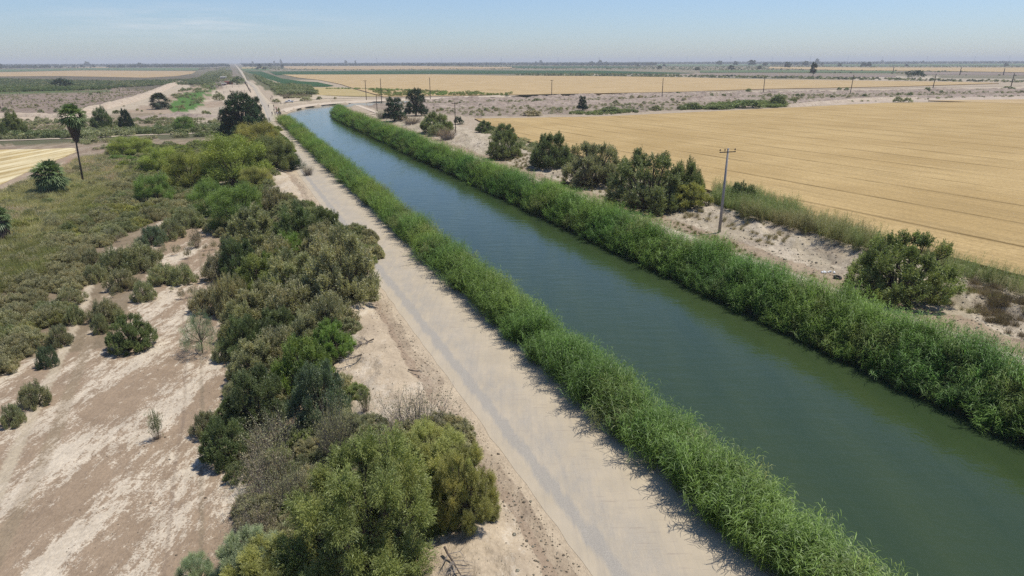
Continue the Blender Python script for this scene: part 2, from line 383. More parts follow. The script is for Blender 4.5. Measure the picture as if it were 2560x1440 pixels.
paint((jv >= 13.8) & (jv < 24) & (js < 700), (0.50, 0.40, 0.30), 0.0, 0.0)
paint((jv > 59.5) & (jv < 62.5) & (js < 400), (0.50, 0.42, 0.30), 0.1, 0.0)
paint((jv >= 62.5) & (jv < 67) & (js < 400), (0.36, 0.275, 0.20), 0.1, 0.5)
paint((jv >= 67) & (jv < 90) & (js < 345), (0.43, 0.36, 0.275), 0.7, 0.6)
paint((jv >= 84) & (jv < 96) & (js < 190), (0.22, 0.18, 0.11), 0.0, 0.5)
# mid-distance regions (photograph outlines brought down to the ground)
ppaint([(0, 278), (160, 270), (480, 280), (560, 285), (560, 345), (0, 365)], (0.27, 0.215, 0.15), 0.2, 0.8)
ppaint([(-300, 300), (0, 320), (560, 315), (560, 332), (0, 352), (-300, 360)], (0.12, 0.12, 0.07), 0.0, 0.5)
ppaint([(-300, 360), (560, 345), (560, 365), (300, 375), (0, 378), (-300, 390)], (0.28, 0.21, 0.155), 0.3, 0.7)
ppaint([(-300, 205), (430, 208), (470, 212), (300, 250), (150, 285), (0, 278), (-300, 275)], (0.24, 0.18, 0.15), 0.25, 0.75)
ppaint([(-300, 190), (560, 185), (540, 200), (440, 218), (0, 218), (-300, 225)], (0.14, 0.12, 0.09), 0.0, 0.5)
ppaint([(-300, 217), (150, 219), (280, 224), (0, 230), (-300, 235)], (0.10, 0.14, 0.05), 0, 0.3)
ppaint([(170, 290), (240, 268), (330, 244), (400, 222), (440, 206), (475, 207), (470, 214), (430, 232), (380, 252), (320, 268), (250, 290)], (0.46, 0.38, 0.295), 0.3, 0.35)
ppaint([(0, 276), (150, 281), (150, 297), (60, 296), (0, 304), (-200, 300)], (0.50, 0.40, 0.31), 0.3, 0.3)
ppaint([(420, 268), (440, 240), (470, 226), (522, 222), (505, 250), (495, 272), (460, 276)], (0.085, 0.17, 0.035), 0, 0.2)
ppaint([(500, 216), (508, 190), (522, 180), (565, 180), (548, 200), (535, 222)], (0.11, 0.17, 0.04), 0, 0.3)
ppaint([(505, 250), (545, 222), (560, 213), (620, 212), (640, 232), (662, 262), (560, 262), (552, 250)], (0.52, 0.42, 0.33), 0.3, 0.15)
ppaint([(530, 215), (545, 190), (590, 175), (612, 200), (620, 212), (560, 214)], (0.20, 0.17, 0.14), 0.2, 0.7)
ppaint([(495, 262), (560, 262), (555, 310), (540, 330), (420, 290), (440, 278)], (0.42, 0.345, 0.27), 0.4, 0.5)
ppaint([(155, 390), (200, 380), (250, 384), (240, 402), (170, 420), (150, 410)], (0.34, 0.22, 0.17), 0, 0.1)
ppaint([(612, 180), (620, 178), (690, 215), (770, 216), (790, 240), (690, 243), (660, 225), (640, 213), (618, 195)], (0.13, 0.13, 0.07), 0, 0.5)
ppaint([(690, 243), (790, 238), (900, 240), (960, 246), (860, 252), (740, 262), (700, 268), (672, 250)], (0.50, 0.41, 0.31), 0.2, 0.3)
ppaint([(900, 262), (960, 248), (1300, 246), (1650, 236), (1960, 230), (2560, 220), (2700, 218), (2700, 262), (2200, 245), (1970, 268), (1290, 292), (1190, 297), (1140, 290), (940, 275)], (0.29, 0.23, 0.185), 0.25, 0.95)
ppaint([(1965, 266), (2170, 248), (2300, 247), (2560, 236), (2800, 236), (2800, 262), (2300, 254), (2150, 262)], (0.47, 0.375, 0.31), 0.4, 0.15)
ppaint([(885, 252), (1280, 241), (1655, 234), (1920, 229), (2700, 214), (2700, 221), (1920, 233), (1280, 248), (900, 258)], (0.48, 0.39, 0.31), 0.2, 0.1)
ppaint([(600, 160), (2900, 155), (2900, 196), (2400, 194), (1900, 196), (1600, 187), (700, 186), (620, 176)], (0.23, 0.20, 0.145), 0.1, 0.5)
ppaint([(1290, 183), (1700, 186), (2560, 197), (2900, 200), (2900, 205), (2500, 204), (1900, 193), (1500, 189), (1290, 187)], (0.46, 0.39, 0.32), 0.3, 0.3)
ppaint([(300, 165), (600, 160), (585, 178), (500, 172)], (0.20, 0.165, 0.12), 0, 0.5)
dcg = dist_poly(X, Y, CL); paint((dcg < 14.2) & (D < 600) & ((S < 335) | ((Vv > 46) & (S < 392))), (0.055, 0.045, 0.03), 0.0, 0.3)
gc *= np.array([0.98, 1.0, 0.95])
fl = np.concatenate([gc, np.ones(gc.shape[:2] + (1,))], 2).reshape(-1, 4)
nr_, nc_ = X.shape
idx = np.arange(nr_ * nc_).reshape(nr_, nc_)
fc = np.stack([idx[:-1, :-1], idx[1:, :-1], idx[1:, 1:], idx[:-1, 1:]], -1).reshape(-1, 4)
me = mesh_np('ground', np.stack([X, Y, Z], -1).reshape(-1, 3), fc, 4, {'gcol': ('POINT', 'FLOAT_COLOR', fl), 'salt': ('POINT', 'FLOAT', sal), 'rgh': ('POINT', 'FLOAT', rg)})
me.polygons.foreach_set('use_smooth', [True] * len(me.polygons))
tag(ob('ground', me, mats=[M['ground']]), 'pale desert soil with salt crust and brown clay', kind='structure')

# ------------------------------------------------------------------ strips along a line (road, tracks, water)
def resample(pts, step):
    pts = np.asarray(pts, float); d = np.r_[0, np.cumsum(np.hypot(*np.diff(pts, axis=0).T))]
    n = max(2, int(d[-1] / step)); q = np.linspace(0, d[-1], n)
    return np.stack([np.interp(q, d, pts[:, 0]), np.interp(q, d, pts[:, 1])], 1)
def strip(name, L, Rr, nacross, zfun, mat, label, jitter=0.0, kind='structure'):
    """L, Rr: left and right edges with the same number of points"""
    n = len(L); u = np.linspace(0, 1, nacross)
    PX = L[:, None, :] * (1 - u)[None, :, None] + Rr[:, None, :] * u[None, :, None]
    x, y = PX[..., 0], PX[..., 1]
    if jitter:
        j = (fbm(x * 0.5, y * 0.5, 77, 3) - 0.5) * jitter; ed = np.abs(u - 0.5)[None, :] * 2
        w = (Rr - L); w = w / np.linalg.norm(w, axis=1, keepdims=True)
        x = x + w[:, 0:1] * j * ed; y = y + w[:, 1:2] * j * ed
    z = zfun(x, y)
    idx = np.arange(n * nacross).reshape(n, nacross)
    fc = np.stack([idx[:-1, :-1], idx[:-1, 1:], idx[1:, 1:], idx[1:, :-1]], -1).reshape(-1, 4)
    me = mesh_np(name, np.stack([x, y, z], -1).reshape(-1, 3), fc, 4, {'rv': ('POINT', 'FLOAT', np.broadcast_to(u, (n, nacross)))})
    me.polygons.foreach_set('use_smooth', [True] * len(me.polygons))
    return tag(ob(name, me, mats=[mat]), label, kind=kind)
def offset_line(C, a):
    t = np.gradient(C, axis=0); t /= np.linalg.norm(t, axis=1, keepdims=True)
    nrm = np.stack([t[:, 1], -t[:, 0]], 1)
    return C + nrm * (a if np.isscalar(a) else np.asarray(a)[:, None])
C = resample(CL, 3.0)
strip('water', offset_line(C, -12.5), offset_line(C, 12.5), 9, lambda x, y: np.full(x.shape, -1.5), M['water'], 'green-blue irrigation canal water with faint ripples')
# left road: photographed edges
lft = [(s, 14.6) for s in range(-40, 300, 6)]; rgt = [(s, 22.8) for s in range(-40, 300, 6)]
Lw = [U * a + V * b for a, b in lft]; Rw = [U * a + V * b for a, b in rgt]
for (lp, rp_) in (((668, 308), (686, 306)), ((664, 290), (694, 286)), ((655, 268), (690, 268)), ((650, 258), (676, 256)), ((643, 243), (663, 243)), ((637, 230), (652, 230)), ((631, 218), (645, 218)), ((622, 210), (638, 211)), ((617, 206), (628, 206)), ((612, 200), (617, 201)), ((606, 190), (612.5, 191)), ((600, 180), (606.5, 180)), ((593, 170), (598, 170)), ((588, 163), (590.5, 163)), ((585, 159.5), (586, 159.5))):
    Lw.append(np.array(P(*lp, 0.0))); Rw.append(np.array(P(*rp_, 0.0)))
Lw = np.array(Lw); Rw = np.array(Rw)
def dens(E, k=4):
    t = np.linspace(0, len(E) - 1, (len(E) - 1) * k + 1); i = np.arange(len(E))
    return np.stack([np.interp(t, i, E[:, 0]), np.interp(t, i, E[:, 1])], 1)
def lift(a, b=0.00006): return lambda x, y: ground_z(x, y) + a + np.hypot(x, y) * b
strip('road', dens(Lw), dens(Rw), 12, lambda x, y: np.maximum(ground_z(x, y), -0.02) + 0.012 + np.hypot(x, y) * 0.0001, M['road'], 'unpaved tan canal road with grey gravel wheel path', jitter=0.35)
# right canal track
tc = np.array([U * s + V * 61.3 for s in range(-20, 350, 6)] + [np.array(P(*q)) for q in ((948, 284), (915, 270), (893, 262), (885, 258))])
strip('canal_track', offset_line(tc, -1.6), offset_line(tc, 1.6), 5, lift(0.03), M['track_pale'], 'narrow pale dirt track behind the far reeds', jitter=0.6)
def px_strip(name, px, w, mat, label, z=-1.0, jit=0.6, h=0.06):
    c = resample([P(a, b, z) for a, b in px], 8.0)
    strip(name, offset_line(c, -w / 2), offset_line(c, w / 2), 5, lift(h, 0.0003), mat, label, jitter=jit)
px_strip('bank_road', [(672, 262), (700, 262), (750, 255), (820, 249), (900, 246.5), (1000, 245), (1280, 241.5), (1460, 238), (1655, 233.5), (1920, 227.5), (2240, 221.5), (2560, 215.5), (2900, 209)], 5, M['track_pale'], 'pale dirt road running along the drain to the right')
px_strip('farm_track', [(-300, 362), (0, 352), (105, 349), (200, 346), (380, 337), (550, 332), (640, 322)], 3.2, M['track_pale'], 'pale farm track crossing the scrub left of the dark tree', z=-2.5)
px_strip('field_road', [(1560, 186.5), (1700, 188), (1900, 193), (2100, 196), (2560, 203), (2900, 208)], 10, M['track_pale'], 'pale farm road beyond the far wheat field')
# canal bank lining, far outer side of the bend
i0 = np.argmin(np.linalg.norm(C - U * 395 - V * 44, axis=1))
Lb = offset_line(C, -12.6)[i0:]; Lb2 = offset_line(C, -16.5)[i0:]
strip('canal_lining', Lb2, Lb, 4, lambda x, y: np.maximum(-1.45 + 0.42 * np.clip(dist_poly(x, y, CL) - 12.5, 0, 3.6), ground_z(x, y) + 0.05), M['lining'], 'sloping pale lined bank on the outside of the canal bend')

def heap(name, px, w, h, mat, label, z=-1.0, seed=1, rough=0.5, step=1.6, na=26, crest=1.0):
    c = resample([P(a, b, z) for a, b in px], step); n = len(c); s = np.arange(n) * step
    L, Rr = offset_line(c, -w / 2), offset_line(c, w / 2); u = np.linspace(-1, 1, na)
    def zf(x, y):
        e = (1 - np.abs(u) ** 2.2)[None, :] * np.minimum(1, np.minimum(s, s[::-1]) / (w * .6))[:, None]
        a = h * ((1 - rough) * crest + rough * 2.2 * np.clip(fbm(x * .10, y * .10, seed, 3) - .25, 0, 1) + rough * (fbm(x * .45, y * .45, seed + 5, 4) - .5) * 1.6)
        return ground_z(x, y) + e * a - 0.25 * (1 - e)
    strip(name, L, Rr, na, zf, mat, label)
heap('spoil_bank', [(980, 268), (1100, 266), (1280, 262), (1500, 256), (1700, 250), (1900, 246)], 34, 2.0, M['spoil'], 'rough grey brown spoil heaps along the drain', -0.5, 11, 0.8)
heap('spoil_bank', [(1000, 253), (1280, 248), (1655, 240), (1920, 236), (2250, 231), (2560, 226), (2800, 222)], 26, 2.4, M['spoil'], 'broken spoil bank just below the bank road', -0.5, 12, 0.85, step=2.2)
heap('spoil_bank', [(1880, 258), (2100, 250), (2300, 243), (2560, 238), (2800, 236)], 22, 1.6, M['spoil'], 'spoil heaps beyond the pale bank at the right', -0.5, 13, 0.8, step=2.2)
heap('pale_bank', [(1965, 267), (2060, 258), (2170, 250), (2300, 246)], 12, 1.6, M['berm'], 'smooth pale bank above the top edge of the wheat', -0.5, 14, 0.3)
heap('pale_bank', [(150, 292), (230, 276), (290, 262), (345, 246), (390, 230), (425, 214), (455, 206)], 13, 2.6, M['berm'], 'long pale earth berm climbing away beside the green drain', -2.5, 15, 0.3)
heap('pale_bank', [(-200, 292), (0, 290), (80, 290), (160, 293), (260, 292)], 14, 1.8, M['berm'], 'pale earth bank below the burnt field', -2.5, 16, 0.4)
heap('spoil_bank', [(330, 300), (400, 292), (470, 290), (545, 292)], 20, 1.8, M['spoil'], 'eroded brown bank left of the dark road tree', -2.5, 17, 0.8)
# ------------------------------------------------------------------ fields: crop of real height with an uneven edge
FIELDS = []
def field(name, px, z0, h, mat, label, side=None, step=3.0):
    FIELDS.append(world_poly(px, z0 + h))
    poly = world_poly(px, z0 + h); ring = resample(np.vstack([poly, poly[:1]]), step if step else 5.0)[:-1]
    ring = ring + (np.stack([fbm(ring[:, 0] * .3, ring[:, 1] * .3, 3), fbm(ring[:, 0] * .3, ring[:, 1] * .3, 8)], 1) - 0.5) * 1.0
    me = bpy.data.meshes.new(name); n = len(ring)
    vs = [(x, y, z0 + h) for x, y in ring] + [(x, y, z0 - 0.6) for x, y in ring]
    fs = [tuple(range(n))] + [(i, (i + 1) % n, n + (i + 1) % n, n + i) for i in range(n)]
    me.from_pydata(vs, [], fs); me.materials.append(mat); me.materials.append(side or mat)
    me.polygons.foreach_set('material_index', [0] + [1] * n); me.update()
    return tag(ob(name, me), label, kind='structure')
field('wheat_field', [(1186, 296), (1320, 352), (1420, 380), (1600, 430), (1900, 508), (2200, 597), (2560, 688), (2900, 775), (3500, 700), (3500, 235), (2560, 252), (2400, 255), (2210, 257), (1970, 269), (1700, 282), (1500, 291), (1300, 294.5)], -0.5, 0.55, M['wheat'], 'large golden ripe wheat field right of the canal', M['stalks'], 2.0)
field('wheat_field', [(2320, 251), (2560, 259), (3400, 270), (3400, 240), (2560, 248)], -0.5, 0.62, M['wheat_far'], 'wheat field corner beyond the large near wheat field', M['stalks'])
field('wheat_field', [(960, 241.5), (1280, 237), (1500, 233), (1700, 229), (1920, 222), (2240, 216), (2500, 208), (2460, 206), (2200, 202), (1920, 198.5), (1700, 193), (1480, 190), (1280, 189), (1080, 186), (705, 186.3), (745, 194), (800, 200), (850, 210), (890, 222)], -0.5, 0.6, M['wheat_far'], 'golden wheat field behind the line of wooden poles', M['stalks'], 8.0)
field('weedy_field', [(762, 219), (835, 218), (880, 222), (950, 240.5), (900, 240.8), (800, 238), (780, 236)], -0.5, 0.4, M['yellow'], 'yellow weedy field beyond the canal bend', None, 6.0)
field('alfalfa_field', [(607, 178.5), (653, 178), (684, 189), (704, 196), (754, 203), (793, 205), (835, 214), (817, 216.5), (757, 216), (707, 217), (670, 203), (653, 195), (620, 183)], -0.5, 0.4, M['alfalfa'], 'dark green alfalfa field right of the long road', None, 8.0)
field('alfalfa_field', [(672, 178.5), (920, 176.5), (1100, 175.5), (1500, 176.5), (1740, 182.5), (1700, 184), (1280, 184), (1065, 184), (920, 185), (690, 187.5)], -0.5, 0.5, M['alfalfa'], 'long dark green crop strip behind the far wheat', None, 15.0)
field('alfalfa_field', [(1280, 165.5), (1560, 166), (1620, 169), (1280, 170)], -0.5, 0.8, M['alfalfa'], 'thin dark green crop strip near the horizon', None, 30.0)
field('alfalfa_field', [(602, 172), (668, 171.5), (680, 175.5), (607, 176.5)], -0.5, 0.6, M['green2'], 'green field beside the far end of the road', None, 20.0)
field('stubble_field', [(700, 165.5), (1010, 164.5), (1280, 168), (1300, 171), (900, 174), (720, 172)], -0.5, 0.8, M['tanfield'], 'tan stubble field near the horizon beyond the green strip', None, 30.0)
field('stubble_field', [(605, 168.3), (655, 167.5), (665, 170), (603, 171.2)], -0.5, 0.8, M['yellow'], 'small pale field by the far end of the road', None, 30.0)
field('wheat_field', [(1925, 167), (2180, 168.5), (2560, 168.5), (2900, 168), (2900, 181), (2560, 180.5), (2350, 177.5), (2120, 175.5), (1920, 171)], -0.5, 1.0, M['wheat_far'], 'far wheat strip at the right below the horizon trees', None, 30.0)
field('green_field', [(1640, 160.5), (1930, 160), (1925, 164), (1700, 166), (1640, 164)], -0.5, 0.8, M['green2'], 'pale green strip near the horizon left of the dark tree row', None, 40.0)
field('green_field', [(2060, 161), (2560, 159), (2900, 158), (2900, 163), (2560, 164), (2060, 165)], -0.5, 0.8, M['green2'], 'pale green strip below the right horizon', None, 40.0)
field('alfalfa_field', [(1750, 176), (1920, 175), (2240, 178), (2240, 182), (1920, 180.5), (1750, 181)], -0.5, 0.8, M['green2'], 'dull green field left of the far wheat strip', None, 30.0)
field('fallow_field', [(1700, 184), (1920, 183.5), (2240, 187.5), (2240, 192.5), (1920, 191), (1700, 188)], -0.5, 0.3, M['fallow'], 'bare brown fallow field beyond the lone dark tree', None, 20.0)
field('fallow_field', [(2250, 180), (2560, 181.5), (2900, 182), (2900, 190), (2560, 188), (2300, 186)], -0.5, 0.3, M['fallow'], 'bare brown field below the far wheat strip', None, 20.0)
field('stubble_field', [(-400, 186), (45, 180), (210, 176), (490, 178), (480, 184), (440, 190), (360, 194), (150, 190), (0, 191), (-400, 194)], -2.5, 0.4, M['tanfield'], 'orange tan stubble field left of the road', None, 15.0)
field('green_field', [(-300, 176), (60, 173), (230, 170), (500, 169.5), (495, 176), (210, 175), (0, 179)], -2.5, 0.4, M['green2'], 'pale green field band left of the road', None, 20.0)
field('stubble_field', [(130, 169.8), (240, 167.8), (300, 167.5), (300, 169), (230, 169.9)], -2.5, 0.5, M['tanfield'], 'thin tan field strip near the left horizon', None, 25.0)
field('grass_field', [(-400, 380), (0, 374), (120, 372), (187, 369), (190, 380), (140, 400), (62, 432), (0, 462), (-400, 640)], -2.5, 0.15, M['cut'], 'cut yellow grass field at the left edge', None, 3.0)
# ------------------------------------------------------------------ foliage generators (unit size: radius 1, then scaled)
def unit(v): return v / np.maximum(np.linalg.norm(v, axis=-1, keepdims=True), 1e-9)
def leaf_quads(c, d, L, W, rng, droop=0.0):
    """elongated rhombic leaves: c centres, d directions"""
    n = len(c); d = unit(d); r = rng.normal(size=(n, 3)) * 0.55 + np.array([0, 0, 1.0])
    side = unit(np.cross(d, r)); L = L * rng.uniform(0.6, 1.3, (n, 1)); W = W * rng.uniform(0.7, 1.3, (n, 1))
    a = c - d * L * 0.5; b = c + d * L * 0.5; b[:, 2] -= (droop * L)[:, 0]
    m = c + np.array([0, 0, 1]) * (droop * L * 0.15)
    co = np.stack([a, m + side * W * 0.5, b, m - side * W * 0.5], 1).reshape(-1, 3)
    return co, np.arange(4 * n).reshape(n, 4)
def crown_mesh(name, seed, lobes=14, lr=(0.30, 0.46), flat=1.0, hz=0.55, tips=26, n=14000, L=0.09, W=0.03, up=0.3, axis=0.7, rnd=0.5, droop=0.0, tipr=0.30, depth=0.5, holes=0.0, spread=0.62, low=0.12, dryf=0.06, zf=0.4, ring=0):
    """crown made of leafy clumps: lobes on a dome, tips on each lobe, leaves gathered round each tip"""
    rng = np.random.default_rng(seed)
    cs = []; rs = []
    for k in range(lobes):
        best = None
        for _ in range(14):
            ph = rng.uniform(0, 2 * math.pi); el = rng.uniform(0, 1) ** 0.8
            rr = spread * math.sqrt(max(0.0, 1 - (el * 0.92) ** 2)) * rng.uniform(0.7, 1.1)
            p = np.array([rr * math.cos(ph), rr * math.sin(ph), low + el * hz * 2 * 0.72])
            dm = min([np.linalg.norm(p - q) for q in cs] or [9])
            if best is None or dm > best[0]: best = (dm, p)
        cs.append(best[1]); rs.append(rng.uniform(*lr))
    for k in range(4 if ring > 5 else 0):
        a_ = k * 1.57 + rng.uniform(0, .6); cs.append(np.array([.26 * math.cos(a_), .26 * math.sin(a_), low + hz * rng.uniform(.55, .8)])); rs.append(rng.uniform(.34, .42))
    for k in range(ring):
        a_ = 2 * math.pi * (k + rng.uniform(-.3, .3)) / ring; q_ = rng.uniform(.68, .86); cs.append(np.array([q_ * math.cos(a_), q_ * math.sin(a_), rng.uniform(.12, .3)])); rs.append(rng.uniform(.2, .3))
    cs.append(np.array([0, 0, low + hz * 0.9])); rs.append(lr[1] * 1.15)
    cs = np.array(cs); rs = np.array(rs)
    T = []; TA = []; TV = []; TH = []
    for k in range(len(cs)):
        d = unit(rng.normal(size=(tips * 2, 3))); d[:, 2] = np.abs(d[:, 2]) * 0.9 - 0.25 * rng.random(tips * 2); d = unit(d)
        p = cs[k] + d * rs[k] * rng.uniform(0.75, 1.06, (len(d), 1))
        T.append(p); TA.append(d); TV.append(np.full(len(d), rng.uniform(0.2, 0.8)) + rng.normal(0, 0.13, len(d))); TH.append(np.full(len(d), 1.0 if rng.random() < dryf * 2 else 0.0) * rng.uniform(0, 1, len(d)))
    T = np.vstack(T); TA = np.vstack(TA); TV = np.concatenate(TV); TH = np.concatenate(TH)
    dd = np.linalg.norm(T[:, None, :] - cs[None], axis=2) / rs[None]
    keep = (dd.min(1) > 0.72) & (T[:, 2] > 0.02)
    if holes > 0: keep &= rng.random(len(T)) > holes
    T, TA, TV, TH = T[keep], TA[keep], TV[keep], TH[keep]
    per = np.full(len(T), n // len(T)); ti = np.repeat(np.arange(len(T)), per); N = len(ti)
    ax = unit(TA + np.array([0, 0, up])); mr = rs.mean() * tipr
    t = rng.uniform(0, 1, (N, 1)) ** 0.7
    c = T[ti] - ax[ti] * (t * depth * rs.mean()) + rng.normal(size=(N, 3)) * mr * (0.35 + 0.65 * t)
    d = ax[ti] * axis + rng.normal(size=(N, 3)) * rnd + np.array([0, 0, up * 0.5])
    d[:, 2] *= zf
    c[:, 2] = np.maximum(c[:, 2] * flat, 0.0)
    co, f = leaf_quads(c, d, L, W, rng, droop)
    var = np.clip(TV[ti] + rng.normal(0, 0.16, N) , 0, 1); hue = np.clip(TH[ti] * 0.9 + (rng.random(N) < dryf) * 0.5, 0, 1)
    return mesh_np(name, co, f, 4, {'var': ('FACE', 'FLOAT', var), 'hue': ('FACE', 'FLOAT', hue)}), cs, rs
def stems_mesh(name, cs, rs, seed, r0=0.035, flat=1.0, sub=2, one=False, z1=0.25):
    """limbs from the ground out to each clump, with twigs"""
    rng = np.random.default_rng(seed + 99); m = MB()
    base = np.array([0, 0, -0.06]); fork = np.array([0.03, 0.0, z1])
    if one: m.tube([base, base * 0.4 + fork * 0.6 + rng.normal(0, .012, 3), fork], [r0 * 1.9, r0 * 1.45, r0 * 1.3], 7)
    for c_, r_ in zip(cs, rs):
        c = c_ * np.array([1, 1, flat]); b = fork if one else base + rng.normal(0, 0.06, 3) * np.array([1, 1, 0])
        mid = b * 0.5 + c * 0.5 + np.array([0, 0, 0.05]) + rng.normal(0, 0.04, 3)
        m.tube([b, mid, c], [r0, r0 * 0.6, r0 * 0.3], 5, caps=False)
        for _ in range(sub):
            e = c + unit(rng.normal(size=3) + np.array([0, 0, 0.5])) * r_ * 0.8
            q = mid * 0.4 + c * 0.6; m.tube([q, (q + e) / 2 + rng.normal(0, 0.02, 3), e], [r0 * 0.35, r0 * 0.22, r0 * 0.1], 4, caps=False)
    me = bpy.data.meshes.new(name); me.from_pydata(m.v, [], m.f); me.update(); return me
def twig_mesh(name, seed, n=420, h=1.0, leaves=2600, L=0.035, W=0.018, leaf=True):
    """dry upright brush: many thin stems fanning from the base, sparse leaves"""
    rng = np.random.default_rng(seed); V0 = []; F0 = []; k = 0; tips = []
    for i in range(n):
        a = rng.uniform(0, 2 * math.pi); r = rng.uniform(0, 0.45); p = np.array([math.cos(a) * r, math.sin(a) * r, 0.0])
        out = np.array([math.cos(a), math.sin(a), 0]) * rng.uniform(0.1, 0.75) + rng.normal(0, 0.12, 3) * np.array([1, 1, 0]); d = unit(out + np.array([0, 0, rng.uniform(0.7, 1.2)]))
        ln = h * rng.uniform(0.5, 1.05); w = 0.006 * rng.uniform(0.6, 1.5); pts = [p]; dd = d
        for s in range(3):
            dd = unit(dd + rng.normal(0, 0.16, 3)); pts.append(pts[-1] + dd * ln / 3)
        sd = unit(np.cross(d, rng.normal(size=3)))
        for s in range(3):
            wa = w * (1 - s * 0.3); wb = w * (1 - (s + 1) * 0.3)
            V0 += [pts[s] - sd * wa, pts[s] + sd * wa, pts[s + 1] + sd * wb, pts[s + 1] - sd * wb]; F0.append([k, k + 1, k + 2, k + 3]); k += 4
        tips += [(pts[2] * (1 - q) + pts[3] * q, dd) for q in rng.uniform(-0.4, 1.05, 3)]
    stem = mesh_np(name + '_stems', np.array(V0), np.array(F0), 4)
    T = np.array([t[0] for t in tips]); TD = np.array([t[1] for t in tips]); ti = rng.integers(0, len(T), leaves)
    c = T[ti] + rng.normal(0, 0.035, (leaves, 3)); d = TD[ti] + rng.normal(0, 0.6, (leaves, 3)); c[:, 2] = np.maximum(c[:, 2], 0.02)
    co, f = leaf_quads(c, d, L, W, rng)
    cl = vnoise(c[:, 0] * 3 + seed, c[:, 1] * 3 + c[:, 2] * 2, 4)
    return mesh_np(name, co, f, 4, {'var': ('FACE', 'FLOAT', np.clip(cl + rng.normal(0, .18, leaves), 0, 1)), 'hue': ('FACE', 'FLOAT', (rng.random(leaves) < 0.15) * 0.7)}), stem

SP = {}   # species -> list of (crown mesh, stem mesh)
def add_sp(key, k, one=False, r0=0.03, z1=0.25, sub=2, **kw):
    SP[key] = []
    for i in range(k):
        seed = hash_seed(key) + i * 31
        cm, cs, rs = crown_mesh(key + '_crown', seed, **kw)
        sm = stems_mesh(key + '_stems', cs, rs, seed, r0=r0, flat=kw.get('flat', 1.0), one=one, z1=z1, sub=sub)
        cm.materials.append(M['leaf']); sm.materials.append(M['bark']); SP[key].append((cm, sm))
def hash_seed(s): return sum(ord(c) * (i + 3) for i, c in enumerate(s)) % 9973
# feathery salt cedar, big foreground version with fine foliage
add_sp('plume', 2, low=0.03, ring=8, lobes=34, lr=(0.16, 0.27), tips=30, n=135000, L=0.042, W=0.0070, up=0.5, axis=1.1, rnd=0.34, droop=0.3, tipr=0.15, depth=0.75, spread=0.78, hz=0.66)
add_sp('tamarisk', 4, low=0.0, ring=12, lobes=24, lr=(0.18, 0.31), tips=22, n=40000, L=0.055, W=0.016, up=0.4, axis=1.0, rnd=0.38, droop=0.15, tipr=0.14, depth=0.6, spread=0.76)
add_sp('dome', 2, low=0.0, ring=16, lobes=46, lr=(0.13, 0.22), tips=20, n=60000, L=0.045, W=0.012, up=0.35, axis=0.9, rnd=0.4, droop=0.15, tipr=0.13, depth=0.6, spread=0.84, hz=0.56)
add_sp('sparse', 1, lobes=16, lr=(0.2, 0.34), tips=12, n=5200, L=0.11, W=0.008, up=1.2, axis=1.0, rnd=0.35, tipr=0.25, depth=0.9, spread=0.72, hz=0.62, low=0.45, r0=0.017, one=True, z1=0.42, sub=9, zf=1.0, dryf=0.02)
add_sp('saltbush', 4, low=0.02, ring=6, lobes=20, lr=(0.18, 0.32), tips=20, n=20000, L=0.055, W=0.020, up=0.9, axis=0.9, rnd=0.45, tipr=0.15, depth=0.7, hz=0.45, spread=0.72, dryf=0.12)
add_sp('mesquite', 3, low=0.06, lobes=20, lr=(0.20, 0.34), tips=24, n=42000, L=0.050, W=0.009, up=0.5, axis=0.8, rnd=0.55, droop=0.1, tipr=0.24, depth=0.8, holes=0.12, hz=0.62, spread=0.74, r0=0.022, sub=3)
add_sp('dense_tree', 3, lobes=28, lr=(0.19, 0.31), tips=20, n=22000, L=0.055, W=0.030, up=0.0, axis=0.6, rnd=0.6, droop=0.2, tipr=0.16, depth=0.35, hz=0.85, spread=0.7, dryf=0.01, one=True, r0=0.05, z1=0.3, low=0.08, ring=9)
add_sp('far_tree', 4, lobes=11, lr=(0.22, 0.4), tips=14, n=1500, L=0.20, W=0.11, up=0.1, axis=0.4, rnd=0.6, tipr=0.30, depth=0.4, hz=0.75, spread=0.5, one=True, r0=0.05, z1=0.35, low=0.45, sub=0)
add_sp('far_bush', 4, lobes=8, lr=(0.32, 0.5), tips=14, n=1100, L=0.17, W=0.10, up=0.3, axis=0.5, rnd=0.6, tipr=0.28, depth=0.4, hz=0.4, spread=0.6, sub=0)
SP['brush'] = []
for i in range(3):
    cm, sm = twig_mesh('dry_brush', 50 + i); cm.materials.append(M['leaf']); sm.materials.append(M['twig']); SP['brush'].append((cm, sm))
SP['sapling'] = []
for i in range(2):
    cm, sm = twig_mesh('sapling', 80 + i, n=120, leaves=3000, L=0.05, W=0.028); cm.materials.append(M['leaf']); sm.materials.append(M['bark']); SP['sapling'].append((cm, sm))
UH = {'sparse': 1, 'dome': 1, 'plume': 1.22, 'tamarisk': 1.2, 'saltbush': 1.05, 'mesquite': 1.28, 'dense_tree': 1.75, 'far_tree': 1.7, 'far_bush': 1.0, 'brush': 0.95, 'sapling': 0.95}
for k in UH:   # true height and radius of the unit meshes
    a = np.zeros(len(SP[k][0][0].vertices) * 3, dtype=np.float32); SP[k][0][0].vertices.foreach_get('co', a); a = a.reshape(-1, 3)
    UH[k] = (float(np.percentile(a[:, 2], 99)), float(np.percentile(np.hypot(a[:, 0], a[:, 1]), 97)))
rngp = np.random.default_rng(7)
